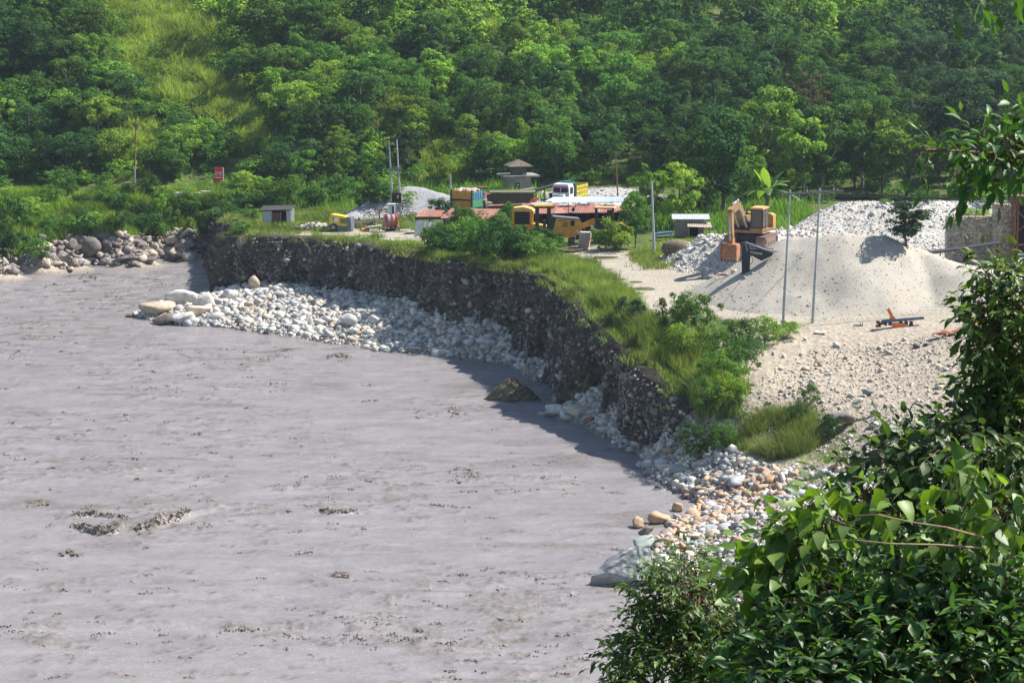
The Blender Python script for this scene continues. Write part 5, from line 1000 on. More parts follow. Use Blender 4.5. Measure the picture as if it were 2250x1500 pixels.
t, k = O('loader_arm', 'orange red curved loader arm right of the brown tank', 'loader arm', 1166, 462); m = MB(k); m.prism([(-6, 0), (-3, 20), (4, 26), (18, 28), (18, 23), (6, 20), (2, 0)], -4, 4); m.build('arm', mat('orange_red', (.62,.16,.05), (.48,.12,.05), 2, .6, .1), t)
t, k = O('open_shed', 'open shed of a thin sloping dark roof on posts in front of the white truck', 'shelter', 1218, 446); m = MB(k); m.prism([(-44, 28), (40, 51), (40, 48.5), (-44, 24.5)], -12, 26); m.build('roof', DARK, t)
for x, h in ((-22, 31), (6, 38), (28, 44), (-40, 26)): [MB(k).cyl((x, yy, 0), (x, yy, h), 1.1, n=6).build('post', RUST, t) for yy in (-9, 22)]
t, k = O('cream_wall', 'low cream panel wall with a blue sheet beside the open shed', 'wall', 1205, 452); MB(k).box(-12, 14, 0, 3, 0, 11).build('panel', mat('cream_paint', (.60,.56,.42), (.48,.45,.34), 2, .8, .1), t); MB(k).box(-18, 0, -2, -1, 10, 15).build('blue_sheet', BLUEP, t)
t, k = O('green_generator', 'dark green generator box standing before the white truck', 'generator', 1214, 446); m = MB(k); m.box(-7, 7, -8, 8, 3, 21); m.build('body', mat('dark_green_box', (.05,.07,.05), (.03,.045,.03), 3, .7, .1), t); MB(k).box(-5, 0, -8.6, -8, 6, 17).build('door', BLACK, t)
# white truck
t, k = O('white_truck', 'white truck with a tinted windscreen and yellow green slatted cargo body', 'truck', 1232, 450, R(-24))
m = MB(k); m.prism([(-20, 8), (-20, 34), (-17, 45), (17, 45), (20, 34), (20, 8)], 0, 26); m.build('cab', WHITE, t); m = MB(k); m.prism([(-14, 6), (-13, 24), (13, 24), (14, 6)], -16, 0); m.build('bonnet', WHITE, t)
m = MB(k); m.box(-17, -1, -1, 0, 27, 38); m.box(1, 17, -1, 0, 27, 38); m.build('windscreen', GLASS, t); m = MB(k); m.box(-16, 16, -1.6, -1, 37, 40.5); m.build('sun_banner', mat('banner', (.5,.05,.25), (.7,.1,.15), 8, .6, 0), t); MB(k).box(20, 20.8, 5, 20, 24, 38).build('side_window', GLASS, t)
MB(k).box(-19, 19, -19, -16, 4, 9).build('bumper', DARK, t); m = MB(k); m.box(-9, 9, -16.8, -16, 10, 20); m.build('grille', DARK, t)
for x in (-11.5, 11.5): MB(k).cyl((x, -17.4, 12), (x, -16, 12), 2.6, n=10).build('headlight', mat('lamp_glass', (.7,.7,.72), (.6,.6,.62), 2, .2, 0), t)
m = MB(k); m.box(-24, 24, 30, 32, 8, 44); m.build('headboard', GREYP, t); MB(k).box(-14, 18, 28, 32, 44.3, 49).build('rolled_cover', TEAL, t); b_ = MB(k)
for x in (-24, 23): [b_.box(x, x + 1, 32, 96, 10 + q * 5, 13.6 + q * 5) for q in range(6)]; [b_.box(x - .6, x + 1.6, yy, yy + 2, 8, 41) for yy in (32, 48, 64, 80, 94)]
b_.box(-24, 24, 95, 97, 8, 40); b_.box(-24, 24, 32, 96, 7, 9); b_.build('cargo_body', LIME, t)
m = MB(k); [m.box(x, x + .7, 33, 95, 14 + q * 10, 15.6 + q * 10) for x in (-25, 24.6) for q in range(3)]; m.build('orange_stripe', ORANGE, t)
for x in (-18, 18): [wheel(t, k, x, yy, 5, 8.5, 6, axis='x') for yy in (-6, 62, 80)]

# orange tipper truck, tractor, red truck
t, k = O('tipper_truck', 'parked tipper truck with an orange tailgate, green side and load of stones', 'truck', 1016, 470, R(-28), sink=.1)
m = MB(k); m.box(-26, 24, -2, 0, 34, 52); m.build('upper_tailgate', ORANGE, t); m = MB(k); m.box(-25, 23, -1, 1, 15, 31); m.build('lower_tailgate', ORANGE, t); m = MB(k); m.box(-27, 25, -2.6, 1.2, 31, 34); m.box(-27, -25, -3, 1, 14, 54); m.box(23, 25.5, -3, 1, 14, 54); m.build('tailgate_frame', DARK, t)
m = MB(k); m.box(24, 26, 0, 44, 16, 50); m.box(-27, -25, 0, 44, 16, 52); m.box(-26, 25, 0, 44, 14, 16); m.box(-26, 25, 42, 44, 14, 54); m.build('body_side', GREENP, t); m = MB(k); [m.box(26, 26.8, 2 + q * 11, 10 + q * 11, 34, 47) for q in range(4)]; m.build('side_panel', BLUEP, t)
r9 = np.random.default_rng(9); nS = 160; Pp = np.column_stack([r9.uniform(-24, 22, nS), r9.uniform(1, 41, nS), 48 + 6 * r9.random(nS)]) * k; st = link('stone_load', scatter('stone_load', Pp, r9.uniform(.1, .26, nS), stm, r9, .7, pal=np.array([(.6,.42,.33), (.5,.4,.34), (.62,.55,.48)])), t)
for x in (-19, 19): [wheel(t, k, x, yy, 5, 10, 7, axis='x') for yy in (10, 34)]
m = MB(k); m.box(-20, 20, 50, 72, 10, 42); m.build('cab', BROWNP, t); MB(k).box(-18, 18, 0, 70, 8, 13).build('chassis', DARK, t)
t, k = O('small_tractor', 'small tractor with a dark red canopy on a white curved frame', 'tractor', 1058, 462, R(15)); m = MB(k); m.prism([(-14, 46), (-8, 51), (10, 50), (15, 46)], -8, 12); m.build('canopy', mat('dark_red', (.26,.05,.06), (.18,.04,.05), 2, .6, .1), t)
m = MB(k); [m.tube([(x, y, 8), (x, y, 38), (x * .7, y, 46)], 1.1, 6) for x in (-12, 8) for y in (-6, 10)]; m.build('canopy_frame', WHITE, t); m = MB(k); m.box(-3, 12, -6, 10, 12, 24); m.prism([(4, 6), (4, 20), (24, 16), (24, 6)], -5, 9); m.build('bonnet', mat('cream_body', (.62,.54,.42), (.5,.42,.34), 3, .7, .1), t)
MB(k).box(-4, 3, -4, 6, 20, 34).build('seat', DARK, t)
for yy in (-10, 12): wheel(t, k, -6, yy, 12, 14, 6, mat('muddy_hub2', (.5,.42,.34), (.36,.28,.22), 4, .9, .2)); wheel(t, k, 20, yy, 4, 7, 4)
t, k = O('red_truck', 'small red truck front with blue and white bands left of the brown hopper', 'truck', 1077, 458, R(10)); m = MB(k); m.prism([(-9, 8), (-9, 30), (9, 31), (9, 8)], -2, 24); m.build('cab', REDP, t); MB(k).box(-7, 7, -2.8, -2, 20, 25).build('windscreen', BLUEP, t); MB(k).box(-7, 7, -2.8, -2, 11, 15).build('bumper', WHITE, t); MB(k).box(-6, 6, -2.6, -2, 27, 30).build('visor', GREENP, t); [wheel(t, k, x, 6, 3, 6, 4, axis='x') for x in (-7, 7)]

# yellow machines
def rops(t, k, x0, x1, y0, y1, z0, z1, top, th=4, ov=8):
    m = MB(k); [m.box(x - 2, x + 2, y - 2, y + 2, z0, z1) for x in (x0, x1) for y in (y0, y1)]; m.build('canopy_post', mat('dark_green_steel', (.04,.055,.05), (.025,.035,.03), 3, .5, .05), t)
    m = MB(k); m.box(x0 - ov, x1 + ov, y0 - ov * .6, y1 + ov * .6, z1, z1 + th * .55); m.build('canopy', DARK, t); m = MB(k); m.prism([(x0 - ov - 1, z1 + th * .55), (x0 - ov + 1, z1 + th), (x1 + ov - 1, z1 + th), (x1 + ov + 3, z1 + th * .4)], y0 - ov * .65, y1 + ov * .65); m.build('canopy_top', top, t)
t, k = O('road_roller', 'yellow road roller with a dark open canopy and yellow hubbed wheel', 'road roller', 1218, 540, R(8)); s_ = 1
rops(t, k, -38, -12, -12, 14, 28, 84, YEL, 6, 9); m = MB(k); m.prism([(-8, 24), (2, 62), (56, 56), (58, 28), (40, 24)], -15, 15); m.build('hood', YEL, t); m = MB(k); m.prism([(-6, 62), (-4, 66), (54, 60), (56, 56), (2, 62)], -15.5, 15.5); m.build('hood_top', GREYP, t); MB(k).prism([(-10, 26), (-8, 60), (2, 60), (-2, 26)], -14, 14).build('fan_cover', DARK, t)
m = MB(k); [m.box(15, 27, -15.8, -15, 43 + q * 2, 44 + q * 2) for q in range(5)]; m.build('vent', mat('vent_brown', (.25,.14,.03), (.2,.1,.03), 3, .7, 0), t); MB(k).box(14, 24, -15.7, -15, 56, 57.6).build('red_mark', REDP, t); MB(k).box(8, 13, -15.7, -15, 56, 57.6).build('maker_mark', DARK, t); m = MB(k); m.prism([(33, 46), (34, 56), (42, 56), (41, 44)], -17, -15); m.build('side_hatch', BLACK, t)
m = MB(k); m.prism([(-12, 18), (-12, 26), (44, 26), (44, 20)], -15, 15); m.build('frame', YEL, t)
for yy in (-16, 16): wheel(t, k, 3, yy, 12, 16, 9, YEL)
q = MB(k); q.cyl((-52, -18, 13), (-52, 18, 13), 15, n=26); q.build('drum', STEEL, t); q = MB(k); q.box(-70, -34, -21, -18, 12, 24); q.box(-70, -34, 18, 21, 12, 24); q.box(-70, -66, -20, 20, 12, 24); q.build('drum_frame', YEL, t); q = MB(k); q.box(-32, -22, -8, 8, 26, 42); q.box(-24, -20, -8, 8, 40, 56); q.build('seat', DARK, t); q = MB(k); q.cyl((-40, 0, 26), (-38, 0, 50), 1.4, n=6); q.torus((-38, 0, 51), 5, .8, 'x', 12, 5); q.build('steering_column', DARK, t); MB(k).box(-36, -10, -14, 14, 22, 27).build('floor_plate', DARK, t)
t, k = O('yellow_digger', 'yellow digger cab with a rounded roof partly hidden by the rim bushes', 'digger', 1148, 530, R(-8))
m = MB(k); m.prism([(-22, 66), (-18, 74), (4, 76), (22, 72), (26, 66)], -14, 16); m.build('roof', mat('pale_yellow', (.72,.50,.16), (.6,.38,.1), 2, .6, .1), t); m = MB(k); [m.box(x - 2.4, x + 2.4, y - 2, y + 2, 34, 66) for x in (-19, 20) for y in (-11, 13)]; m.box(-22, 24, -13, 15, 16, 38); m.build('cab_frame', YEL, t); MB(k).box(-16, 17, -10, 12, 38, 65).build('cab_glass', GLASS, t); m = MB(k); m.prism([(24, 14), (24, 40), (58, 34), (60, 14)], -11, 13); m.build('bonnet', YEL, t)
for x, r_0 in ((-10, 15), (46, 11)): [wheel(t, k, x, yy, r_0, r_0, 8, YEL) for yy in (-15, 17)]
t, k = O('backhoe_loader', 'second open cab backhoe with dark green posts behind the red tractor parts', 'backhoe', 1338, 532, R(-6)); rops(t, k, -28, 8, -12, 14, 30, 74, mat('faded_orange', (.62,.38,.16), (.5,.3,.12), 2, .6, .1), 3, 4)
m = MB(k); m.box(-30, 12, -13, 15, 22, 34); m.box(-26, -14, -12, 10, 34, 50); m.build('cab_base', DARK, t); MB(k).box(-6, 8, -13.4, -12.6, 36, 50).build('side_panel', GREYP, t); MB(k).box(-4, 7, -13, -12.6, 50, 72).build('window', GLASS, t); m = MB(k); m.prism([(-66, 30), (-64, 38), (-34, 52), (-28, 46), (-30, 40), (-56, 30)], -6, 6); m.build('loader_arm', YEL, t); m = MB(k); m.cyl((-60, -4, 40), (-34, -4, 44), 1.6, n=8); m.build('ram', STEEL, t)
m = MB(k); m.prism([(10, 34), (14, 40), (26, 42), (38, 36), (42, 26), (36, 26), (30, 34), (18, 34), (12, 28)], -14, 16); m.build('fender', YEL, t); m = MB(k); m.box(-14, -6, -6, 6, 34, 46); m.box(-8, -4, -6, 6, 44, 58); m.build('seat', DARK, t)
for x, r_0 in ((24, 16), (-24, 12)): [wheel(t, k, x, yy, r_0, r_0, 8, YEL) for yy in (-15, 17)]
t, k = O('crate_trailer', 'teal and red slatted crate trailer in front of the yellow roller', 'trailer', 1262, 534, R(-4)); m = MB(k); m.box(-22, 22, -12, -10.8, 21, 33); m.box(-22, 22, 10, 12, 21, 33); m.box(-22, -20.6, -12, 12, 21, 33); m.box(20.6, 22, -12, 12, 21, 33); m.box(-22, 22, -12, 12, 19, 21); m.build('crate', mat('dark_teal', (.07,.14,.15), (.05,.09,.1), 3, .7, .1), t)
m = MB(k); [m.box(x, x + 3, -12.8, -12, 22, 31) for x in (-14, -7, 0)]; m.build('slat', mat('pale_teal', (.25,.42,.42), (.18,.32,.33), 3, .7, .1), t); MB(k).box(5, 12, -12.8, -12, 22, 31).build('red_panel', REDP, t); m = MB(k); m.box(-12, 14, -8, 8, 8, 19); m.build('underframe', DARK, t); [wheel(t, k, x, yy, 7, 7.5, 6) for x in (-6,) for yy in (-11, 11)]; MB(k).cyl((22, 0, 18), (34, -4, 10), 1.2, n=6).build('drawbar', DARK, t)
t, k = O('power_tiller', 'red and grey power tiller engine parked against the backhoe', 'power tiller', 1312, 530, R(-20)); m = MB(k); m.cyl((-4, 0, 34), (16, 0, 28), 5, 5, 12); m.prism([(0, 14), (-2, 30), (14, 30), (20, 16)], -6, 6); m.build('engine_cover', REDP, t); m = MB(k); m.box(-16, 2, -5, 5, 16, 28); m.cyl((-14, 0, 30), (-2, 0, 33), 3, n=8); m.build('engine', GREYP, t); m = MB(k); m.tube([(-4, -4, 28), (-18, -6, 36), (-30, -6, 38)], 1, 6); m.tube([(-4, 4, 28), (-18, 6, 36), (-30, 6, 38)], 1, 6); m.cyl((-6, 0, 34), (-6, 0, 42), 1.2, n=6); m.build('handlebar', STEEL, t); [wheel(t, k, 8, yy, 9, 9.5, 5) for yy in (-9, 9)]
t, k = O('tipped_trailer', 'faded pink trailer box tipped on its end at the road', 'trailer', 1286, 545, R(-12)); m = MB(k); m.prism([(-15, 2), (-11, 34), (-9, 35), (12, 33), (13, 29), (8, 0)], -7, 7); m.build('box', PINK, t); m = MB(k); m.cyl((-2, -7.6, 1), (1, -7.6, 33), .9, n=6); m.cyl((-14, -7.6, 3), (-10.5, -7.6, 33), .9, n=6); m.box(-11, 13, -8, 8, 32, 35); m.build('rib', mat('pale_rib', (.6,.55,.5), (.5,.45,.4), 3, .7, .1), t); m = MB(k); m.tube([(-14, 0, 28), (-18, -4, 38), (-22, -4, 20), (-24, -4, 14)], 1.2, 6); m.build('drawbar', STEEL, t)

# water tank, shack, mound
t, k = O('water_tank', 'dark water drum with an orange rim behind the yard trees', 'water tank', 1411, 432, depth=232); m = MB(k); m.cyl((0, 0, 0), (0, 0, 28), 7, n=16); m.cyl((0, 0, 9), (0, 0, 10.5), 7.4, n=16); m.cyl((0, 0, 19), (0, 0, 20.5), 7.4, n=16); m.build('drum', mat('tank_grey', (.10,.13,.16), (.07,.09,.11), 2, .6, .1), t); m = MB(k); m.cyl((0, 0, 28), (0, 0, 31), 7.6, 7, 16); m.cyl((0, 0, 31), (0, 0, 33), 3, n=10); m.build('lid', ORANGE, t); m = MB(k); [m.cyl((x, y, 0), (x * 1.2, y * 1.2, -40), 1, n=5) for x in (-6, 6) for y in (-6, 6)]; m.build('stand', DARK, t)
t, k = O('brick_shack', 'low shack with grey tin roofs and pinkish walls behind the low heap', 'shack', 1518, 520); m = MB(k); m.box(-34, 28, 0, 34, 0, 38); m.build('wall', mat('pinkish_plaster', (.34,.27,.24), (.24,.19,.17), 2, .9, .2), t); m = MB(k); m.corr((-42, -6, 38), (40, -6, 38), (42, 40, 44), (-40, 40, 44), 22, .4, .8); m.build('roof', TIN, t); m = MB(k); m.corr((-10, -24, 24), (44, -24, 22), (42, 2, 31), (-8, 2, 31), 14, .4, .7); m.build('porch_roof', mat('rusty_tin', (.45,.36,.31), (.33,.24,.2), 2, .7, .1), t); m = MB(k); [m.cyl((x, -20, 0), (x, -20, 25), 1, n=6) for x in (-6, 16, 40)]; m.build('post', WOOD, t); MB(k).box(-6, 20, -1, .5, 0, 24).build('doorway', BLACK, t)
t, k = O('blue_tarpaulin', 'blue tarpaulin stretched over short poles beside the grey pole', 'tarpaulin', 1458, 528); m = MB(k); m.prism([(-20, 12), (-14, 16), (18, 19), (20, 16), (0, 13)], -8, 8); m.build('sheet', BLUEP, t); m = MB(k); [m.cyl((x, y, 0), (x, y, 14), .8, n=5) for x in (-16, 17) for y in (-6, 6)]; m.build('post', WOOD, t)
t, k = O('straw_mound', 'rounded brown straw mound beside the blue tarpaulin', 'mound', 1490, 548); V, F = rock_shape(ICO3, 77, .15); V = V * [36, 26, 22];  link('mound', mesh_np('mound', V * k, F, mat('straw', (.20,.155,.105), (.11,.09,.06), 4, .95, .6), None, True), t)

# excavator
t, k = O('yellow_excavator', 'yellow tracked excavator with a skeleton bucket standing on the pale heap', 'excavator', 1650, 533, R(-24), sink=.15)
EXY = mat('dusty_yellow', (.34,.20,.075), (.19,.12,.065), 1.5, .65, .2); TRK = mat('track_steel', (.26,.17,.14), (.16,.11,.1), 6, .8, .4, stretch=(1, 3, 1))
for x in (-36, 36):
    prof = [(-50, 9), (-44, 1), (42, 1), (50, 10), (42, 21), (-42, 21)]; m = MB(k); m.prism([(a, b) for a, b in prof], x - 10, x + 10, axis='x')
    for i in range(20):
        a = -44 + i * 4.6; m.box(x - 10.8, x + 10.8, a, a + 3, 20.4, 22); m.box(x - 10.8, x + 10.8, a, a + 3, 0, 1.4)
    for sy in (-1, 1): m.box(x - 10.6, x + 10.6, -1.5, 1.5, -8, 8, rot=(sy * .75, 0, 0)) if False else None
    o = m.build('track', TRK, t); q = MB(k); [q.cyl((x - 11, yy, 11), (x + 11, yy, 11), 6.5, n=12) for yy in (-40, 40)]; [q.cyl((x - 10.6, yy, 6), (x + 10.6, yy, 6), 3, n=8) for yy in (-20, 0, 20)]; q.build('sprocket', DARK, o)
m = MB(k); m.box(-28, 28, -20, 20, 10, 22); m.cyl((0, 0, 22), (0, 0, 28), 18, n=18); m.build('undercarriage', DARK, t)
m = MB(k); m.box(-36, 36, -34, 44, 28, 34); m.prism([(-36, 34), (-36, 56), (-34, 60), (-10, 60), (-10, 34)], -10, 44); m.build('house', EXY, t); m = MB(k); m.prism([(-37, 30), (-37, 60), (-30, 64), (30, 64), (37, 60), (37, 30)], 40, 60); m.build('counterweight', mat('faded_weight', (.50,.29,.07), (.36,.2,.06), 2, .55, .1), t)
m = MB(k); m.box(-9, 9, -30, 40, 34, 50); m.box(-30, -12, -30, -12, 34, 46); m.build('engine_bay', DARK, t)
m = MB(k); m.box(10, 37, -36, 4, 34, 80); m.build('cab', mat('cab_dark', (.05,.045,.045), (.03,.03,.03), 3, .4, .1), t); m = MB(k); m.box(9, 38, -37, 5, 80, 84); m.build('cab_roof', mat('cab_roof_orange', (.62,.36,.14), (.5,.3,.14), 3, .6, .1), t); m = MB(k); m.box(12, 35, -36.8, -36, 42, 78); m.build('front_mesh', mat('mesh_grey', (.13,.11,.115), (.09,.08,.08), 14, .7, .2), t)
m = MB(k); m.box(37, 37.8, -32, -16, 44, 77); m.box(37, 37.8, -12, 2, 44, 77); m.build('side_window', GLASS, t); m = MB(k); m.box(9.6, 37.4, -37.2, 5, 33, 39); m.box(37.2, 38.4, -34, -32, 38, 80); m.box(37.2, 38.4, -15, -13, 38, 80); m.build('cab_sill', EXY, t); m = MB(k); m.cyl((-20, 30, 60), (-20, 30, 74), 2, n=8); m.build('exhaust', DARK, t)
def slab(m, pts, w, x0):                 # box girder through points (y, z, half height)
    for (y1, z1, h1), (y2, z2, h2) in zip(pts[:-1], pts[1:]):
        dy, dz = y2 - y1, z2 - z1; L_ = math.hypot(dy, dz); ny, nz2 = -dz / L_, dy / L_
        vs = [(x0 + sx * w, y1 + s * ny * h1, z1 + s * nz2 * h1) for sx in (-1, 1) for s in (-1, 1)] + [(x0 + sx * w, y2 + s * ny * h2, z2 + s * nz2 * h2) for sx in (-1, 1) for s in (-1, 1)]
        m.add(vs, [(0, 1, 3, 2), (4, 6, 7, 5), (0, 4, 5, 1), (2, 3, 7, 6), (0, 2, 6, 4), (1, 5, 7, 3)])
m = MB(k); slab(m, [(-20, 44, 6), (-52, 72, 9), (-78, 94, 9), (-112, 84, 5)], 6, -8); m.build('boom', EXY, t); m = MB(k); slab(m, [(-104, 92, 4), (-120, 82, 7), (-116, 50, 6), (-108, 18, 4)], 5, -8); m.build('stick', mat('stick_yellow', (.42,.24,.08), (.26,.16,.07), 2, .6, .2), t)
[MB(k).cyl((x, -36, 42), (x, -80, 84), 2.6, n=8).build('hydraulic_ram', STEEL, t) for x in (-17, 1)]; MB(k).cyl((-8, -70, 102), (-8, -108, 97), 2.8, n=8).build('hydraulic_ram', STEEL, t); m = MB(k); m.cyl((-8, -124, 76), (-8, -122, 36), 2.6, n=8); m.cyl((-8, -122, 36), (-8, -118, 16), 1.5, n=8); m.build('hydraulic_ram', STEEL, t)
m = MB(k); [m.tube([(x, -78, 103), (x, -92, 106), (x, -108, 98)], .9, 5) for x in (-11, -6)]; m.tube([(-4, -20, 50), (-3, -60, 84), (-3, -90, 98)], .9, 5); m.build('hose', BLACK, t)
bk = MB(k); bx0, bx1, byf, byb = -26, 8, -128, -104; zt, zb = 12, -20
for i in range(8): x = bx0 + (bx1 - bx0) * i / 7; bk.box(x - .8, x + .8, byf - 1, byf + 1, zb, zt)
for i in range(5): z = zt - i * 5.5; bk.box(bx0, bx1, byf - 1.2, byf + .6, z - 1.1, z + 1.1)
for i in range(8): x = bx0 + (bx1 - bx0) * i / 7; bk.tube([(x, byf, zb), (x, (byf + byb) / 2 + 2, zb - 3), (x, byb, zb + 8), (x, byb, zt)], .9, 4)
bk.build('bucket_grid', mat('bucket_rust', (.42,.19,.09), (.28,.13,.07), 4, .8, .2), t); m = MB(k); [m.prism([(byf, zb), (byf, zt), (byb, zt), (byb, zb + 8), ((byf + byb) / 2, zb - 3)], x, x + 2, axis='x') for x in (bx0 - 1, bx1)]; m.box(bx0, bx1, byf, byb, zt - 1, zt + 2); m.box(-14, -2, -120, -104, zt, zt + 12); m.build('bucket_side', mat('bucket_rust', (.5,.24,.11), (.36,.17,.09)), t); m = MB(k); [m.prism([(-2, 0), (2, 0), (0, -5)], 0, 1.6) for _ in ()]; 
for i in range(5): x = bx0 + 2 + (bx1 - bx0 - 6) * i / 4; m.box(x, x + 2.4, byf - 2, byf + 1, zb - 4, zb + 1)
m.build('bucket_teeth', DARK, t)
# detached arm
t, k = O('detached_excavator_arm', 'detached black excavator arm standing folded between the low and the beige heap', 'excavator arm', 1638, 598, R(-4)); BLK = mat('black_arm', (.03,.035,.045), (.02,.022,.03), 2, .45, .1)
m = MB(k); m.prism([(-8, -6), (-9, 46), (-6, 62), (-2, 66), (4, 62), (9, 50), (10, 44), (9, -2)], -7, 7); m.build('upright', BLK, t); m = MB(k); m.prism([(9, 50), (30, 50), (46, 46), (60, 42), (56, 36), (34, 25), (9, 38)], -6, 6); m.build('boom', BLK, t)
m = MB(k); m.cyl((0, 0, 64), (22, 0, 55), 2, n=8); m.cyl((22, 0, 55), (46, 0, 46), 3.2, n=8); RB = mat('ram_blue', (.14,.19,.26), (.1,.14,.2), 2, .4, .05); m.build('hydraulic_ram', RB, t); MB(k).cyl((-2, -8, 62), (3, -8, 46), 1.6, n=8).build('hydraulic_ram', RB, t); m = MB(k); m.tube([(10, -7, 40), (16, -9, 26), (12, -8, 18), (8, -8, 16)], .7, 5); m.tube([(-8, -7, 36), (-12, -7, 26), (-9, -7, 20)], .7, 5); m.tube([(46, 0, 47), (60, 0, 44), (66, 0, 44)], .8, 5); m.tube([(44, 0, 50), (56, 0, 52), (60, 0, 46)], .8, 5); m.build('hose', BLACK, t)
text('lettering', 'HYUNDAI', 6.5 * k, WHITE, t, (21 * k, -6.3 * k, 42 * k), (math.pi / 2, .12, 0))
t, k = O('steel_barrel', 'grey blue steel barrel standing on the sandy yard', 'barrel', 1548, 612); m = MB(k); m.cyl((0, 0, 0), (0, 0, 25), 7.3, n=20); [m.cyl((0, 0, z), (0, 0, z + 1.2), 7.8, n=20) for z in (0, 8, 16, 24)]; m.build('body', mat('barrel_blue', (.25,.31,.38), (.17,.21,.26), 2, .5, .1, .3), t); MB(k).cyl((0, 0, 25.1), (0, 0, 25.6), 6.6, n=20).build('lid', mat('barrel_lid', (.3,.42,.58), (.25,.34,.48), 3, .5, .1), t)
t, k = O('red_bar', 'long red and white bar lying on the sand right of the barrel', 'bar', 1595, 606); m = MB(k); m.box(-22, 22, -1.5, 1.5, .5, 4, rot=(0, .03, 0)); m.build('bar', REDP, t); MB(k).box(-22, -16, -1.7, 1.7, .3, 4.2, rot=(0, .03, 0)).build('end', WHITE, t)

# gabions, shelter, hopper steelwork at the right
def gabion(px, py, w, h, label, rz=0, depth=24):
    t, k = O('gabion_wall', label, 'gabion wall', px, py, rz, depth=197 if w > 60 else 196); r = random.Random(px); nm = [(.62,.53,.39), (.50,.45,.38), (.56,.45,.30), (.36,.34,.31)]; Vv, Ff, Cc = [], [], []
    c = MB(k); c.box(-w / 2 + 2, w / 2 - 2, -depth / 2 + 3, depth / 2, -2, h - 1); c.build('core', mat('gabion_core', (.16,.14,.12), (.09,.08,.07), 2, .9, .4), t); z = -3; st = MB(k); cols = []
    while z < h - 1:
        rh = r.uniform(2.6, 4.6)
        for face in ('f', 'l'):
            x = -w / 2 if face == 'f' else -depth / 2; e = w / 2 if face == 'f' else depth / 2
            while x < e - 1:
                rw = r.uniform(4, 11); d = r.uniform(0, 1.6); rw = min(rw, e - x); n0 = len(st.v); a = (r.uniform(-.06, .06), r.uniform(-.08, .08), r.uniform(-.05, .05))
                if face == 'f': st.box(x + .3, x + rw - .3, -depth / 2 - d, -depth / 2 + 5, z + .2, min(z + rh, h) - .3, rot=a)
                else: st.box(-w / 2 - d, -w / 2 + 5, x + .3, x + rw - .3, z + .2, min(z + rh, h) - .3, rot=a)
                cc = r.choice(nm); f_ = r.uniform(.75, 1.3); cols += [tuple(q * f_ for q in cc)] * 8; x += rw
        z += rh
    link('stones', mesh_np('stones', st.v, st.f, stm, np.array(cols)), t); g = MB(k)
    for i in range(int(w / 22) + 1): x = -w / 2 + i * 22; g.cyl((x, -depth / 2 - 2, -2), (x, -depth / 2 - 2, h), .35, n=4)
    for i in range(int(h / 22) + 1): g.cyl((-w / 2, -depth / 2 - 2, i * 22), (w / 2, -depth / 2 - 2, i * 22), .35, n=4)
    g.build('wire_mesh', STEEL, t); return t
GB = gabion(2140, 574, 124, 100, 'wide lower stone gabion wall below the whitish heap'); gabion(2203, 578, 46, 132, 'taller narrow stone gabion tower next to the rusty hopper', 0, 30)
t, k = O('low_pergola', 'thin dark sheet roof on rusty posts in front of the gabion wall', 'shelter', 2120, 592, depth=190.5); m = MB(k); m.prism([(-82, 38), (76, 60), (76, 57.5), (-82, 34)], -12, 20); m.build('roof', DARK, t)
for x, h in ((-52, 40), (0, 48), (10, 50), (20, 51), (66, 57), (76, 58)): MB(k).cyl((x, -10 if x % 4 else 14, -10), (x, -10 if x % 4 else 14, h), 1.3, n=6).build('post', RUST, t)
o = MB(k).box(11, 14, -13, -12, 36, 50).build('rag', BLUEP, t); MB(k).box(8.5, 12, -13, -12, 24, 36).build('yellow_rag', LEMON, t)
t, k = O('rusty_hopper', 'rust red steel hopper on tall posts at the right edge', 'hopper', 2238, 598, depth=194); m = MB(k); m.prism([(-20, 148), (-22, 168), (40, 168), (38, 148)], -14, 24); m.build('bin', mat('rust_red', (.22,.07,.05), (.14,.05,.04), 2, .8, .2), t)
for x in (-14, -8, 30): m = MB(k); m.box(x - 1.6, x + 1.6, -12, -9, -4, 148); m.box(x - 1.6, x + 1.6, 18, 21, -4, 148); m.build('post', RUST, t)
m = MB(k); m.cyl((-12, -10, 140), (28, -10, 95), 1.4, n=6); m.cyl((-12, -10, 88), (28, -10, 120), 1.4, n=6); m.box(-14, 30, -12, -10, 60, 63); m.build('brace', RUST, t); MB(k).box(-6, 34, 10, 24, 40, 146).build('dark_interior', BLACK, t)  # black slab stands in for the shade inside the hopper frame
t, k = O('conveyor', 'dark inclined conveyor belt under the rusty hopper', 'conveyor', 2226, 596, depth=187); m = MB(k); m.prism([(-18, 2), (8, 36), (60, 44), (60, 38), (12, 30), (-8, 2)], -7, 7); m.build('belt', GREYP, t); m = MB(k); m.box(-26, 6, -9, 9, -4, 4); m.build('foot', RUST, t)
t, k = O('blue_scrap', 'small bright blue plastic scrap on top of the whitish heap', 'plastic scrap', 2184, 452); V, F = rock_shape(ICO2, 6, .4, .3); link('scrap', mesh_np('scrap', V * [5 * k, 3 * k, 4 * k], F, mat('bright_blue', (.04,.42,.60), (.03,.34,.5), 3, .6, .2)), t)
V_(2145, 478, 24, 60, 'bush', 'light', 66, 'patch of green weeds on top of the gabion wall', 'weeds', 'weeds')
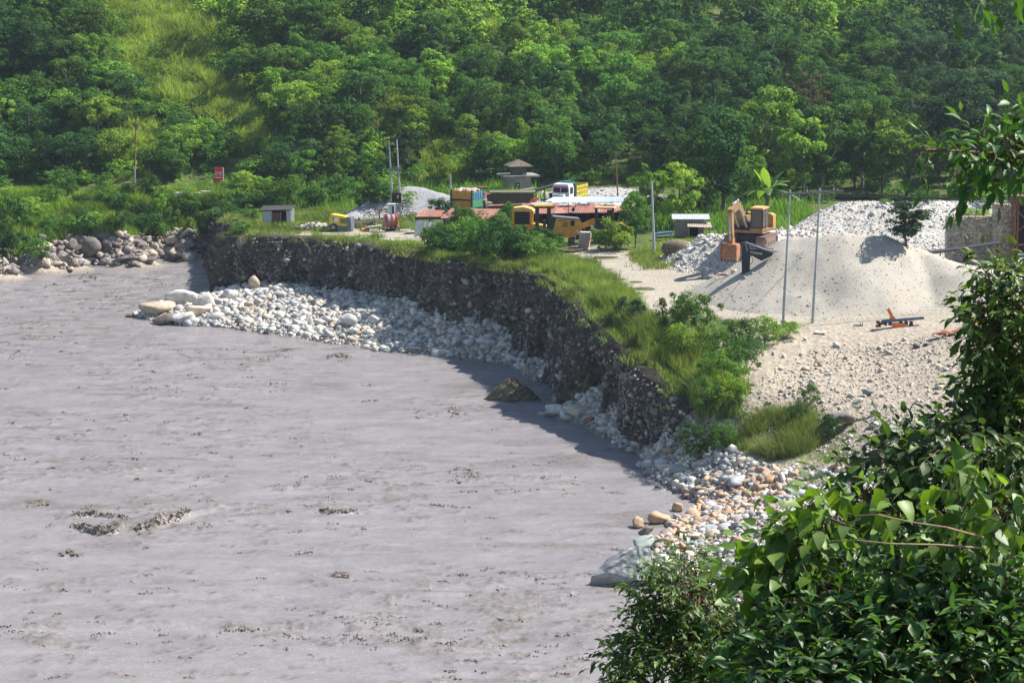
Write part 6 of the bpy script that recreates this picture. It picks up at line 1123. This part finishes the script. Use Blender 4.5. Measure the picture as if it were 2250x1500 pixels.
# screening machine, rusty sheet, metal bit
t, k = O('conveyor_machine', 'orange machine base with a long grey blue conveyor lying before the beige heap', 'machine', 1975, 718, R(3)); m = MB(k); m.prism([(-40, 11), (-36, 16), (54, 22), (55, 17), (-36, 9)], -5, 5); m.build('conveyor_beam', mat('beam_blue', (.12,.15,.20), (.08,.1,.14), 3, .55, .1), t); MB(k).prism([(-14, 0), (-17, 8), (12, 9), (15, 2), (6, -2), (-8, -2)], -6, 6).build('base', mat('hot_orange', (.85,.22,.05), (.7,.18,.05), 2, .55, .05), t)
m = MB(k); m.prism([(-28, 38), (-23, 42), (-14, 26), (-10, 22), (-8, 18), (-20, 18), (-20, 24)], -3, 3); m.build('arm', mat('hot_orange', (.85,.22,.05)), t); m = MB(k); [m.box(x - 3, x + 3, -5, 5, 4, 12) for x in (-30, -20, 4, 16, 27)]; [m.box(x - 5, x + 5, -6, 6, 0, 4) for x in (-46, 28)]; m.cyl((-45, 0, 6), (-34, 0, 8), 3, n=8); m.build('foot', DARK, t); MB(k).cyl((-46, -2, 10), (-46, 4, 10), 4.5, n=10).build('motor', RUST, t)
t, k = O('metal_bracket', 'small dark metal bracket lying on the gravel left of the orange machine', 'metal scrap', 1886, 717); m = MB(k); m.box(-11, 9, -1.5, 1.5, 1, 3); m.cyl((4, 0, 2), (4, 0, 9), .7, n=5); m.cyl((9, 0, 2), (9, 0, 10), .7, n=5); m.box(4, 10, -2, 2, -.5, 1); m.build('bracket', DARK, t)
t, k = O('rusty_sheet', 'crumpled rusty metal sheet half hidden by the right tree', 'metal sheet', 2092, 736, R(10)); V = []
for j in range(6):
    for i in range(16): u = i / 15; V.append(((-44 + 88 * u) * k, (j * 4 - 10) * k, (9 * u + 3.5 * math.sin(u * 9 + j) + 2 * math.sin(u * 23) + 3) * k))
link('sheet', mesh_np('sheet', V, grid_faces(6, 16), mat('sheet_rust', (.42,.15,.07), (.3,.11,.06), 3, .8, .2), None), t)
# column in the cliff
t, k = O('mossy_column', 'dark mossy concrete column standing against the cliff at the water', 'column', 1284, 868, R(20), sink=.6); V, F = ICO3; m = MB(k); V = np.array(V); 
nr_, nc_ = 30, 16; Q = []
for j in range(nr_):
    z = -10 + 175 * j / (nr_ - 1)
    for i in range(nc_): a = 2 * math.pi * i / (nc_ - 1); c_, s2 = math.cos(a), math.sin(a); q_ = (abs(c_) ** 5 + abs(s2) ** 5) ** -.2; d_ = 1 + .16 * float(noise(c_ * 1.5, s2 * 1.5, z / 16, 9)); Q.append((13 * c_ * q_ * d_ * k + z * .01, 10 * s2 * q_ * d_ * k, z * k))
link('column', mesh_np('column', Q, grid_faces(nr_, nc_), mat('moss_column', (.12,.11,.06), (.05,.045,.03), 2.5, .95, .6), None, True), t)
# far bank: billboard, guard rails, blocks, wall
t, k = O('billboard', 'tall red billboard with white letters on the far road', 'billboard', 482, 424); m = MB(k); m.box(-9.5, 8.5, -1, 1, 24, 55); m.build('board', mat('sign_red', (.78,.03,.04), (.74,.03,.035), 1, .5, 0), t); MB(k).box(8.5, 10, -1.2, 1.2, 24, 55).build('edge_strip', WHITE, t); text('lettering', 'IME', 10.2 * k, WHITE, t, (-.4 * k, -1.2 * k, 42 * k), ext=.03); o = MB(k).box(-7.5, 7, -1.3, -1, 32.4, 34.2).build('white_bar', WHITE, t); MB(k).box(-7.5, 7, -1.2, -1, 36.6, 37).build('thin_line', WHITE, t)
m = MB(k); [m.cyl((x, 1, -2), (x, 1, 26), .9, n=6) for x in (-8, 7)]; m.build('post', DARK, t)
def rail(pts, label):
    w3 = []
    for a, b, d in pts: w3.append(Vector(P3(a, b, d)))
    o = w3[0]; t = thing('guard_rail', label, 'guard rail', o); m = MB()
    for a, b in zip(w3[:-1], w3[1:]):
        for dz_ in (0, .12): m.cyl(tuple(a - o + Vector((0, 0, dz_ - .1))), tuple(b - o + Vector((0, 0, dz_ - .1))), .07, n=6)
        m.box(*(lambda p, q: (min(p.x, q.x), max(p.x, q.x), min(p.y, q.y) - .02, max(p.y, q.y) + .02, min(p.z, q.z) - .1, max(p.z, q.z) + .1))(a - o, b - o)) if abs((b - a).z) < .3 else None
    m.build('rail', WHITE, t); p = MB(); L_ = (w3[-1] - w3[0]); nn = 9
    for i in range(nn): q = L_ * (i / (nn - 1)); gz = float(ground(o.x + q.x, o.y + q.y)); p.cyl((q.x, q.y + .1, gz - o.z - .1), (q.x, q.y + .1, q.z + .1), .06, n=6)
    p.build('post', WHITE, t)
def rail_d(px, py): x, y, z = hit(px, py + 12); return y
rail([(380, 428, rail_d(380, 428)), (440, 424, rail_d(380, 428) + .5), (500, 421, rail_d(380, 428) + 1)], 'right stretch of white guard rail below the billboard'); rail([(222, 440, rail_d(222, 440)), (276, 436, rail_d(222, 440) + .5)], 'short left stretch of white guard rail among the far grass')
t, k = O('retaining_blocks', 'pale concrete parapet blocks among the far bank grass', 'parapet', 142, 444); m = MB(k); m.box(-24, 4, -3, 3, 0, 8); m.box(5, 22, -3, 3, 0, 10.5); m.build('block', CONCL, t)
t, k = O('stone_retaining_wall', 'small stone retaining wall beside the dark bush on the far bank', 'wall', 426, 468); m = MB(k); [m.box(-14 + i * 4.6 + (j % 2) * 2, -10 + i * 4.6 + (j % 2) * 2, -2 + rs.random(), 4, j * 3, j * 3 + 2.6) for i in range(6) for j in range(7)]; m.build('masonry', mat('wall_stone', (.3,.26,.22), (.18,.16,.14), 3, .9, .4), t)
for i, (px, py, rx, ry) in enumerate([(1262, 549, 34, 5), (1415, 635, 26, 3.5), (1398, 620, 14, 2), (1330, 566, 30, 2.5)]):
    (x, y, z), k = put(px, py); kd = y * y / 27.5 / FPX; a_ = np.linspace(0, 6.283, 28)[:-1]; rr_ = 1 + .2 * noise(np.cos(a_) * 1.5, np.sin(a_) * 1.5, i * 3.3)
    V = np.column_stack([x + rx * k * np.cos(a_) * rr_, y + ry * kd * np.sin(a_) * rr_, np.zeros(27)]); V[:, 2] = max(ground(V[:, 0], V[:, 1])) + .012; me = bpy.data.meshes.new('puddle'); me.from_pydata([tuple(v) for v in V], [], [tuple(range(27))]); me.materials.append(mat('puddle_water', (.16,.14,.07), (.12,.11,.06), 2, .08, 0, 0, .5)); tag(link('puddle', me), ['large muddy puddle beside the tipped trailer', 'long olive puddle on the sandy yard', 'small olive puddle behind the long one', 'thin wet rut across the sandy road'][i], 'puddle')

# ------------------------------------------------------------------ near foliage on the slope below the viewpoint
def leafshape(L, Wd, heart):
    t1, t2, w1, w2 = (.22, .58, 1.0, .72) if heart else (.32, .68, 1.0, .7)
    return np.array([(0, 0, 0), (t1 * L, 0, -.05 * L), (t2 * L, 0, -.10 * L), (L, 0, -.30 * L), (t1 * L, Wd / 2 * w1, .04 * L), (t1 * L, -Wd / 2 * w1, .04 * L), (t2 * L, Wd / 2 * w2, -.05 * L), (t2 * L, -Wd / 2 * w2, -.05 * L),
                     (.06 * L, Wd * (.36 if heart else .16), .02 * L), (.06 * L, -Wd * (.36 if heart else .16), .02 * L), (.86 * L, Wd * .17, -.2 * L), (.86 * L, -Wd * .17, -.2 * L)])
LT = np.array([(0,8,1),(8,4,1),(0,1,9),(9,1,5),(1,4,6),(1,6,2),(1,2,7),(1,7,5),(2,6,10),(2,10,3),(2,3,11),(2,11,7)])
def glossy(name, v):
    m = leafmat(name, trans=.34, rough=.46, spec=.4, var=0); return m
def foliage(name, label, cat, root, blobs, L, Wd, heart, pal, seed, m, droop=.5, spacing=.055, tl=(.14, .34), stems=(), lean=(-.3, 0, .25)):
    r = np.random.default_rng(seed); rx, ry = P3(root[0], root[1], root[2])[:2]; gz = float(ground(rx, ry)); base = Vector((rx, ry, gz - .1)); t = thing(name, label, cat, base)
    Vs, Cs = [], []; tb = MB(); hubs = []; pal = np.array(pal); shp = leafshape(1, Wd / L, heart)
    for (px, py, d, wx_, hz, dp, nt_) in blobs:
        c = np.array(P3(px, py, d)); k = d / FPX; hub = c + [k * wx_ * .25, dp * .3, -k * hz * .45]; hubs.append((hub, nt_))
        for i in range(int(nt_ * 1.5)):
            q = r.normal(size=3); q /= np.linalg.norm(q); q *= r.uniform(.15, 1) ** .5; p = c + q * [wx_ * k, dp, hz * k]
            dr = q * .9 + np.array(lean) + r.normal(0, .45, 3); dr /= np.linalg.norm(dr); ln = r.uniform(*tl); nL = max(3, int(ln / spacing)); pts = [p]; cur = dr.copy(); sgn = 1
            for j in range(nL):
                cur = cur + np.array([0, 0, -.045]) + r.normal(0, .05, 3); cur /= np.linalg.norm(cur); pts.append(pts[-1] + cur * ln / nL); side = np.cross(cur, [0, 0, 1]); side /= np.linalg.norm(side) + 1e-6; sgn = -sgn
                ld = cur * .55 + side * sgn * r.uniform(.5, 1.0) + np.array([0, 0, -droop * r.uniform(.3, 1.3)]) + r.normal(0, .22, 3); ld /= np.linalg.norm(ld)
                if j == nL - 1: ld = cur
                up = np.array([0, 0, 1.]) + r.normal(0, .35, 3) + side * sgn * .25; yv = np.cross(up, ld); yv /= np.linalg.norm(yv) + 1e-6; zv = np.cross(ld, yv)
                sc = L * r.uniform(.6, 1.25) * (.75 if j > nL - 2 else 1); Vs.append(pts[-1] + (shp[:, :1] * ld + shp[:, 1:2] * yv + shp[:, 2:] * zv * r.uniform(.5, 1.6)) * sc); Cs.append(pal[r.integers(len(pal))] * r.uniform(.75, 1.2))
            tb.tube([tuple(x) for x in pts[::2]], .0035, 4, .0015)
            if r.random() < .30: md = (p + hub) / 2 + r.normal(0, .06, 3) - [0, 0, .03]; tb.tube([tuple(hub), tuple(md), tuple(p)], .009, 4, .004)
    n_ = len(Vs); V = np.concatenate(Vs) - np.array(base); F = (LT[None] + (np.arange(n_) * 12)[:, None, None]).reshape(-1, 3); C_ = np.repeat(np.array(Cs), 12, 0)
    link('foliage', mesh_np('foliage', V, F, m, C_, True), t); bb = MB(); bb.v = [tuple(np.array(v) - np.array(base)) for v in tb.v]; bb.f = tb.f; bb.sm = tb.sm; bb.build('twigs', TWIG, t)
    tr = MB(); H = np.mean([h for h, _ in hubs], 0) - np.array(base); fork = H * ([.10, .3, .6] if abs(H[0]) < 3 else [.06, .06, .97]); tr.tube([(0, 0, -.2), tuple(fork * [.3, .3, .5]), tuple(fork)], .07, 8, .045)
    for h, _ in hubs: h = h - np.array(base); md = (fork + h) / 2 + r.normal(0, .12, 3); tr.tube([tuple(fork), tuple(md), tuple(h)], .035, 6, .012)
    for st in stems:
        q = [Vector(P3(*p_)) - base for p_ in st]; sb = MB(); sb.tube([tuple(v) for v in q], .0075, 6, .003); sb.build('branch', BRANCH, t)
    tr.build('trunk', TWIG, t); return t
BRANCH = mat('bare_branch', (.34,.24,.15), (.2,.14,.09), 6, .7, .3)
TWIG = mat('twig', (.20,.13,.08), (.11,.07,.045), 8, .8, .3)
LD = glossy('glossy_leaf', 0); DG = [(.030,.078,.018), (.048,.115,.024), (.024,.062,.017), (.08,.16,.03), (.11,.20,.035)]; BG = [(.10,.20,.03), (.13,.24,.035), (.07,.15,.03), (.16,.27,.05)]
foliage('small_leaved_shrub', 'dark shrub with many small leaves leaning over the river at the bottom', 'shrub', (1640, 1900, 17.5), [(1520,1290,16.5,80,60,.5,70),(1440,1320,16.5,50,40,.35,34),(1500,1390,16.5,100,60,.6,90),(1430,1430,16.3,50,50,.4,40),(1560,1450,16.2,90,70,.6,80),(1400,1480,16,50,40,.4,44),(1620,1350,16.8,60,60,.5,44),(1500,1240,16.8,40,34,.3,20),(1600,1500,16,90,40,.5,60),(1690,1420,16.4,60,80,.5,50)],
        .075, .032, False, DG + [(.09,.15,.03)], 1, LD, .25, .032, (.14, .3))
foliage('heart_leaved_shrub', 'bright shrub with large hanging heart shaped leaves above the stony bank', 'shrub', (1900, 1900, 14.5), [(1808,1128,14.2,33,36,0.35,17),(1748,1188,14.2,43,43,0.4,22),(1698,1238,14.2,43,43,0.4,20),(1788,1248,14.4,43,43,0.4,19),(1658,1308,14.2,36,33,0.3,12),(1968,1138,14.2,32,29,0.3,9),(2128,1068,14,33,39,0.35,14),(2188,1108,14,36,43,0.35,14),(2108,1168,14,36,29,0.35,12)],
        .135, .10, True, BG, 2, glossy('heart_leaf', 0), 1.3, .075, (.15, .32))
foliage('glossy_tree', 'dense dark glossy leaved tree filling the bottom right corner', 'tree', (2150, 2100, 14), [(1734,1408,13.6,74,55,0.7,83),(1864,1338,13.8,101,64,0.8,120),(2004,1308,14,110,74,0.9,138),(2144,1308,14,110,83,0.9,138),(2254,1328,14,74,101,0.8,101),(1774,1488,13.2,101,46,0.7,101),(1914,1458,13.4,110,64,0.8,138),(2064,1438,13.4,110,74,0.8,138),(2204,1448,13.4,101,74,0.8,129),(1694,1508,13.2,55,37,0.5,37),(1654,1448,13.8,46,33,0.4,24)],
        .125, .058, False, DG + [(.085,.17,.03), (.06,.13,.035)], 3, LD, .45, .06, stems=[[(2160,1204,13.5),(2060,1196,13.2),(1960,1194,13.1),(1880,1186,13.1),(1820,1188,13.2)],[(2160,1180,13.4),(2080,1158,13.1),(2000,1146,13.1),(1930,1130,13.1),(1880,1132,13.3)]])
foliage('shaded_tree', 'dark leaved tree with shaded arching branches above the glossy tree', 'tree', (2200, 2000, 16.5), [(1942,1178,15.6,49,41,0.6,41),(1902,1078,15.4,33,30,0.4,15),(2032,1108,15.8,74,57,0.7,82),(2092,1198,15.8,90,49,0.7,90),(1932,988,15.2,33,16,0.3,7),(2082,973,15.2,49,20,0.4,20),(2142,968,15.6,66,49,0.6,66),(2232,988,15.8,66,74,0.7,90),(2212,1108,16.2,74,66,0.7,82),(2272,1188,16,49,66,0.6,57),(1992,1018,15.4,49,33,0.4,33),(1872,1018,15.2,20,16,0.2,2)],
        .125, .062, False, [(.03,.075,.024), (.04,.095,.028), (.06,.12,.035), (.10,.18,.04)], 4, LD, .5, .06)
foliage('right_edge_tree', 'tall leafy branch column of small leaves rising along the right edge', 'tree', (2480, 2000, 17), [(2178,628,16,22,42,0.3,22),(2198,708,16,42,51,0.45,51),(2248,668,16,42,51,0.45,51),(2208,798,16.2,39,51,0.45,51),(2263,788,16.2,39,68,0.5,68),(2168,868,16.2,29,34,0.35,26),(2228,888,16.2,60,51,0.5,68),(2158,748,15.9,29,26,0.3,14),(2268,908,16.2,42,60,0.5,51),(2148,688,15.8,24,12,0.2,6),(2268,608,16,26,26,0.3,17)],
        .095, .045, False, DG + [(.09,.17,.03)], 5, LD, .6, .045, (.12, .28))
foliage('overhanging_branch', 'leafy branch of a near tree reaching in from the right over the forest', 'tree', (3500, 2100, 14), [(2235,310,14,36,20,.3,13),(2160,330,14,60,16,.3,11),(2210,355,14,56,16,.3,12),(2080,335,13.9,40,10,.2,6),(2255,275,14,24,12,.3,5),(2020,328,13.8,20,6,.2,2),(2140,395,14,16,8,.2,2),(2290,330,14,36,30,.4,16)],
        .112, .052, False, [(.06,.13,.03), (.085,.17,.035), (.04,.09,.028)], 6, LD, .7, .06, (.14, .34))

foliage('top_branch', 'few leaves of a near branch hanging in at the top right', 'tree', (3400, 2100, 13.6), [(2140,-30,13.6,40,6,.2,4),(2200,-40,13.6,40,10,.2,6)], .125, .058, False, [(.06,.13,.03), (.085,.17,.035)], 9, LD, .9, .06, (.14, .3))

# ------------------------------------------------------------------ air
hz_ = MB(); hz_.box(-170, 190, -40, 660, -5, 130); hm = bpy.data.materials.new('air'); nt_, N_, L_ = nodes(hm); N_.remove(N_['Principled BSDF'])
pv = N_.new('ShaderNodeVolumePrincipled'); pv.inputs['Color'].default_value = (.68,.82,1,1); pv.inputs['Density'].default_value = .00012; pv.inputs['Anisotropy'].default_value = .3; L_.new(pv.outputs[0], N_['Material Output'].inputs['Volume'])
o = hz_.build('haze', hm); tag(o, 'thin pale bluish haze in the valley air', 'haze', kind='stuff')

# ------------------------------------------------------------------ tell look-alikes apart by their order in the picture
from collections import defaultdict
ORD = ['first', 'second', 'third', 'fourth', 'fifth', 'sixth', 'seventh', 'eighth', 'ninth', 'tenth', 'eleventh', 'twelfth', 'thirteenth', 'fourteenth', 'fifteenth', 'sixteenth', 'seventeenth', 'eighteenth']
byl = defaultdict(list)
for o in bpy.data.objects:
    if o.parent is None and o.get('category') in ('tree', 'bush', 'shrub') and 'label' in o: byl[o['label']].append(o)
for lb, os_ in byl.items():
    if len(os_) > 1:
        os_.sort(key=lambda o: float(proj(o.location.x, o.location.y, o.location.z)[0]))
        for i, o in enumerate(os_): o['label'] = (lb.replace(' the ', ' ') if len(lb.split()) > 12 else lb) + (', leftmost' if i == 0 else ', rightmost' if i == len(os_) - 1 else f', {ORD[min(i, 17)]} from left')
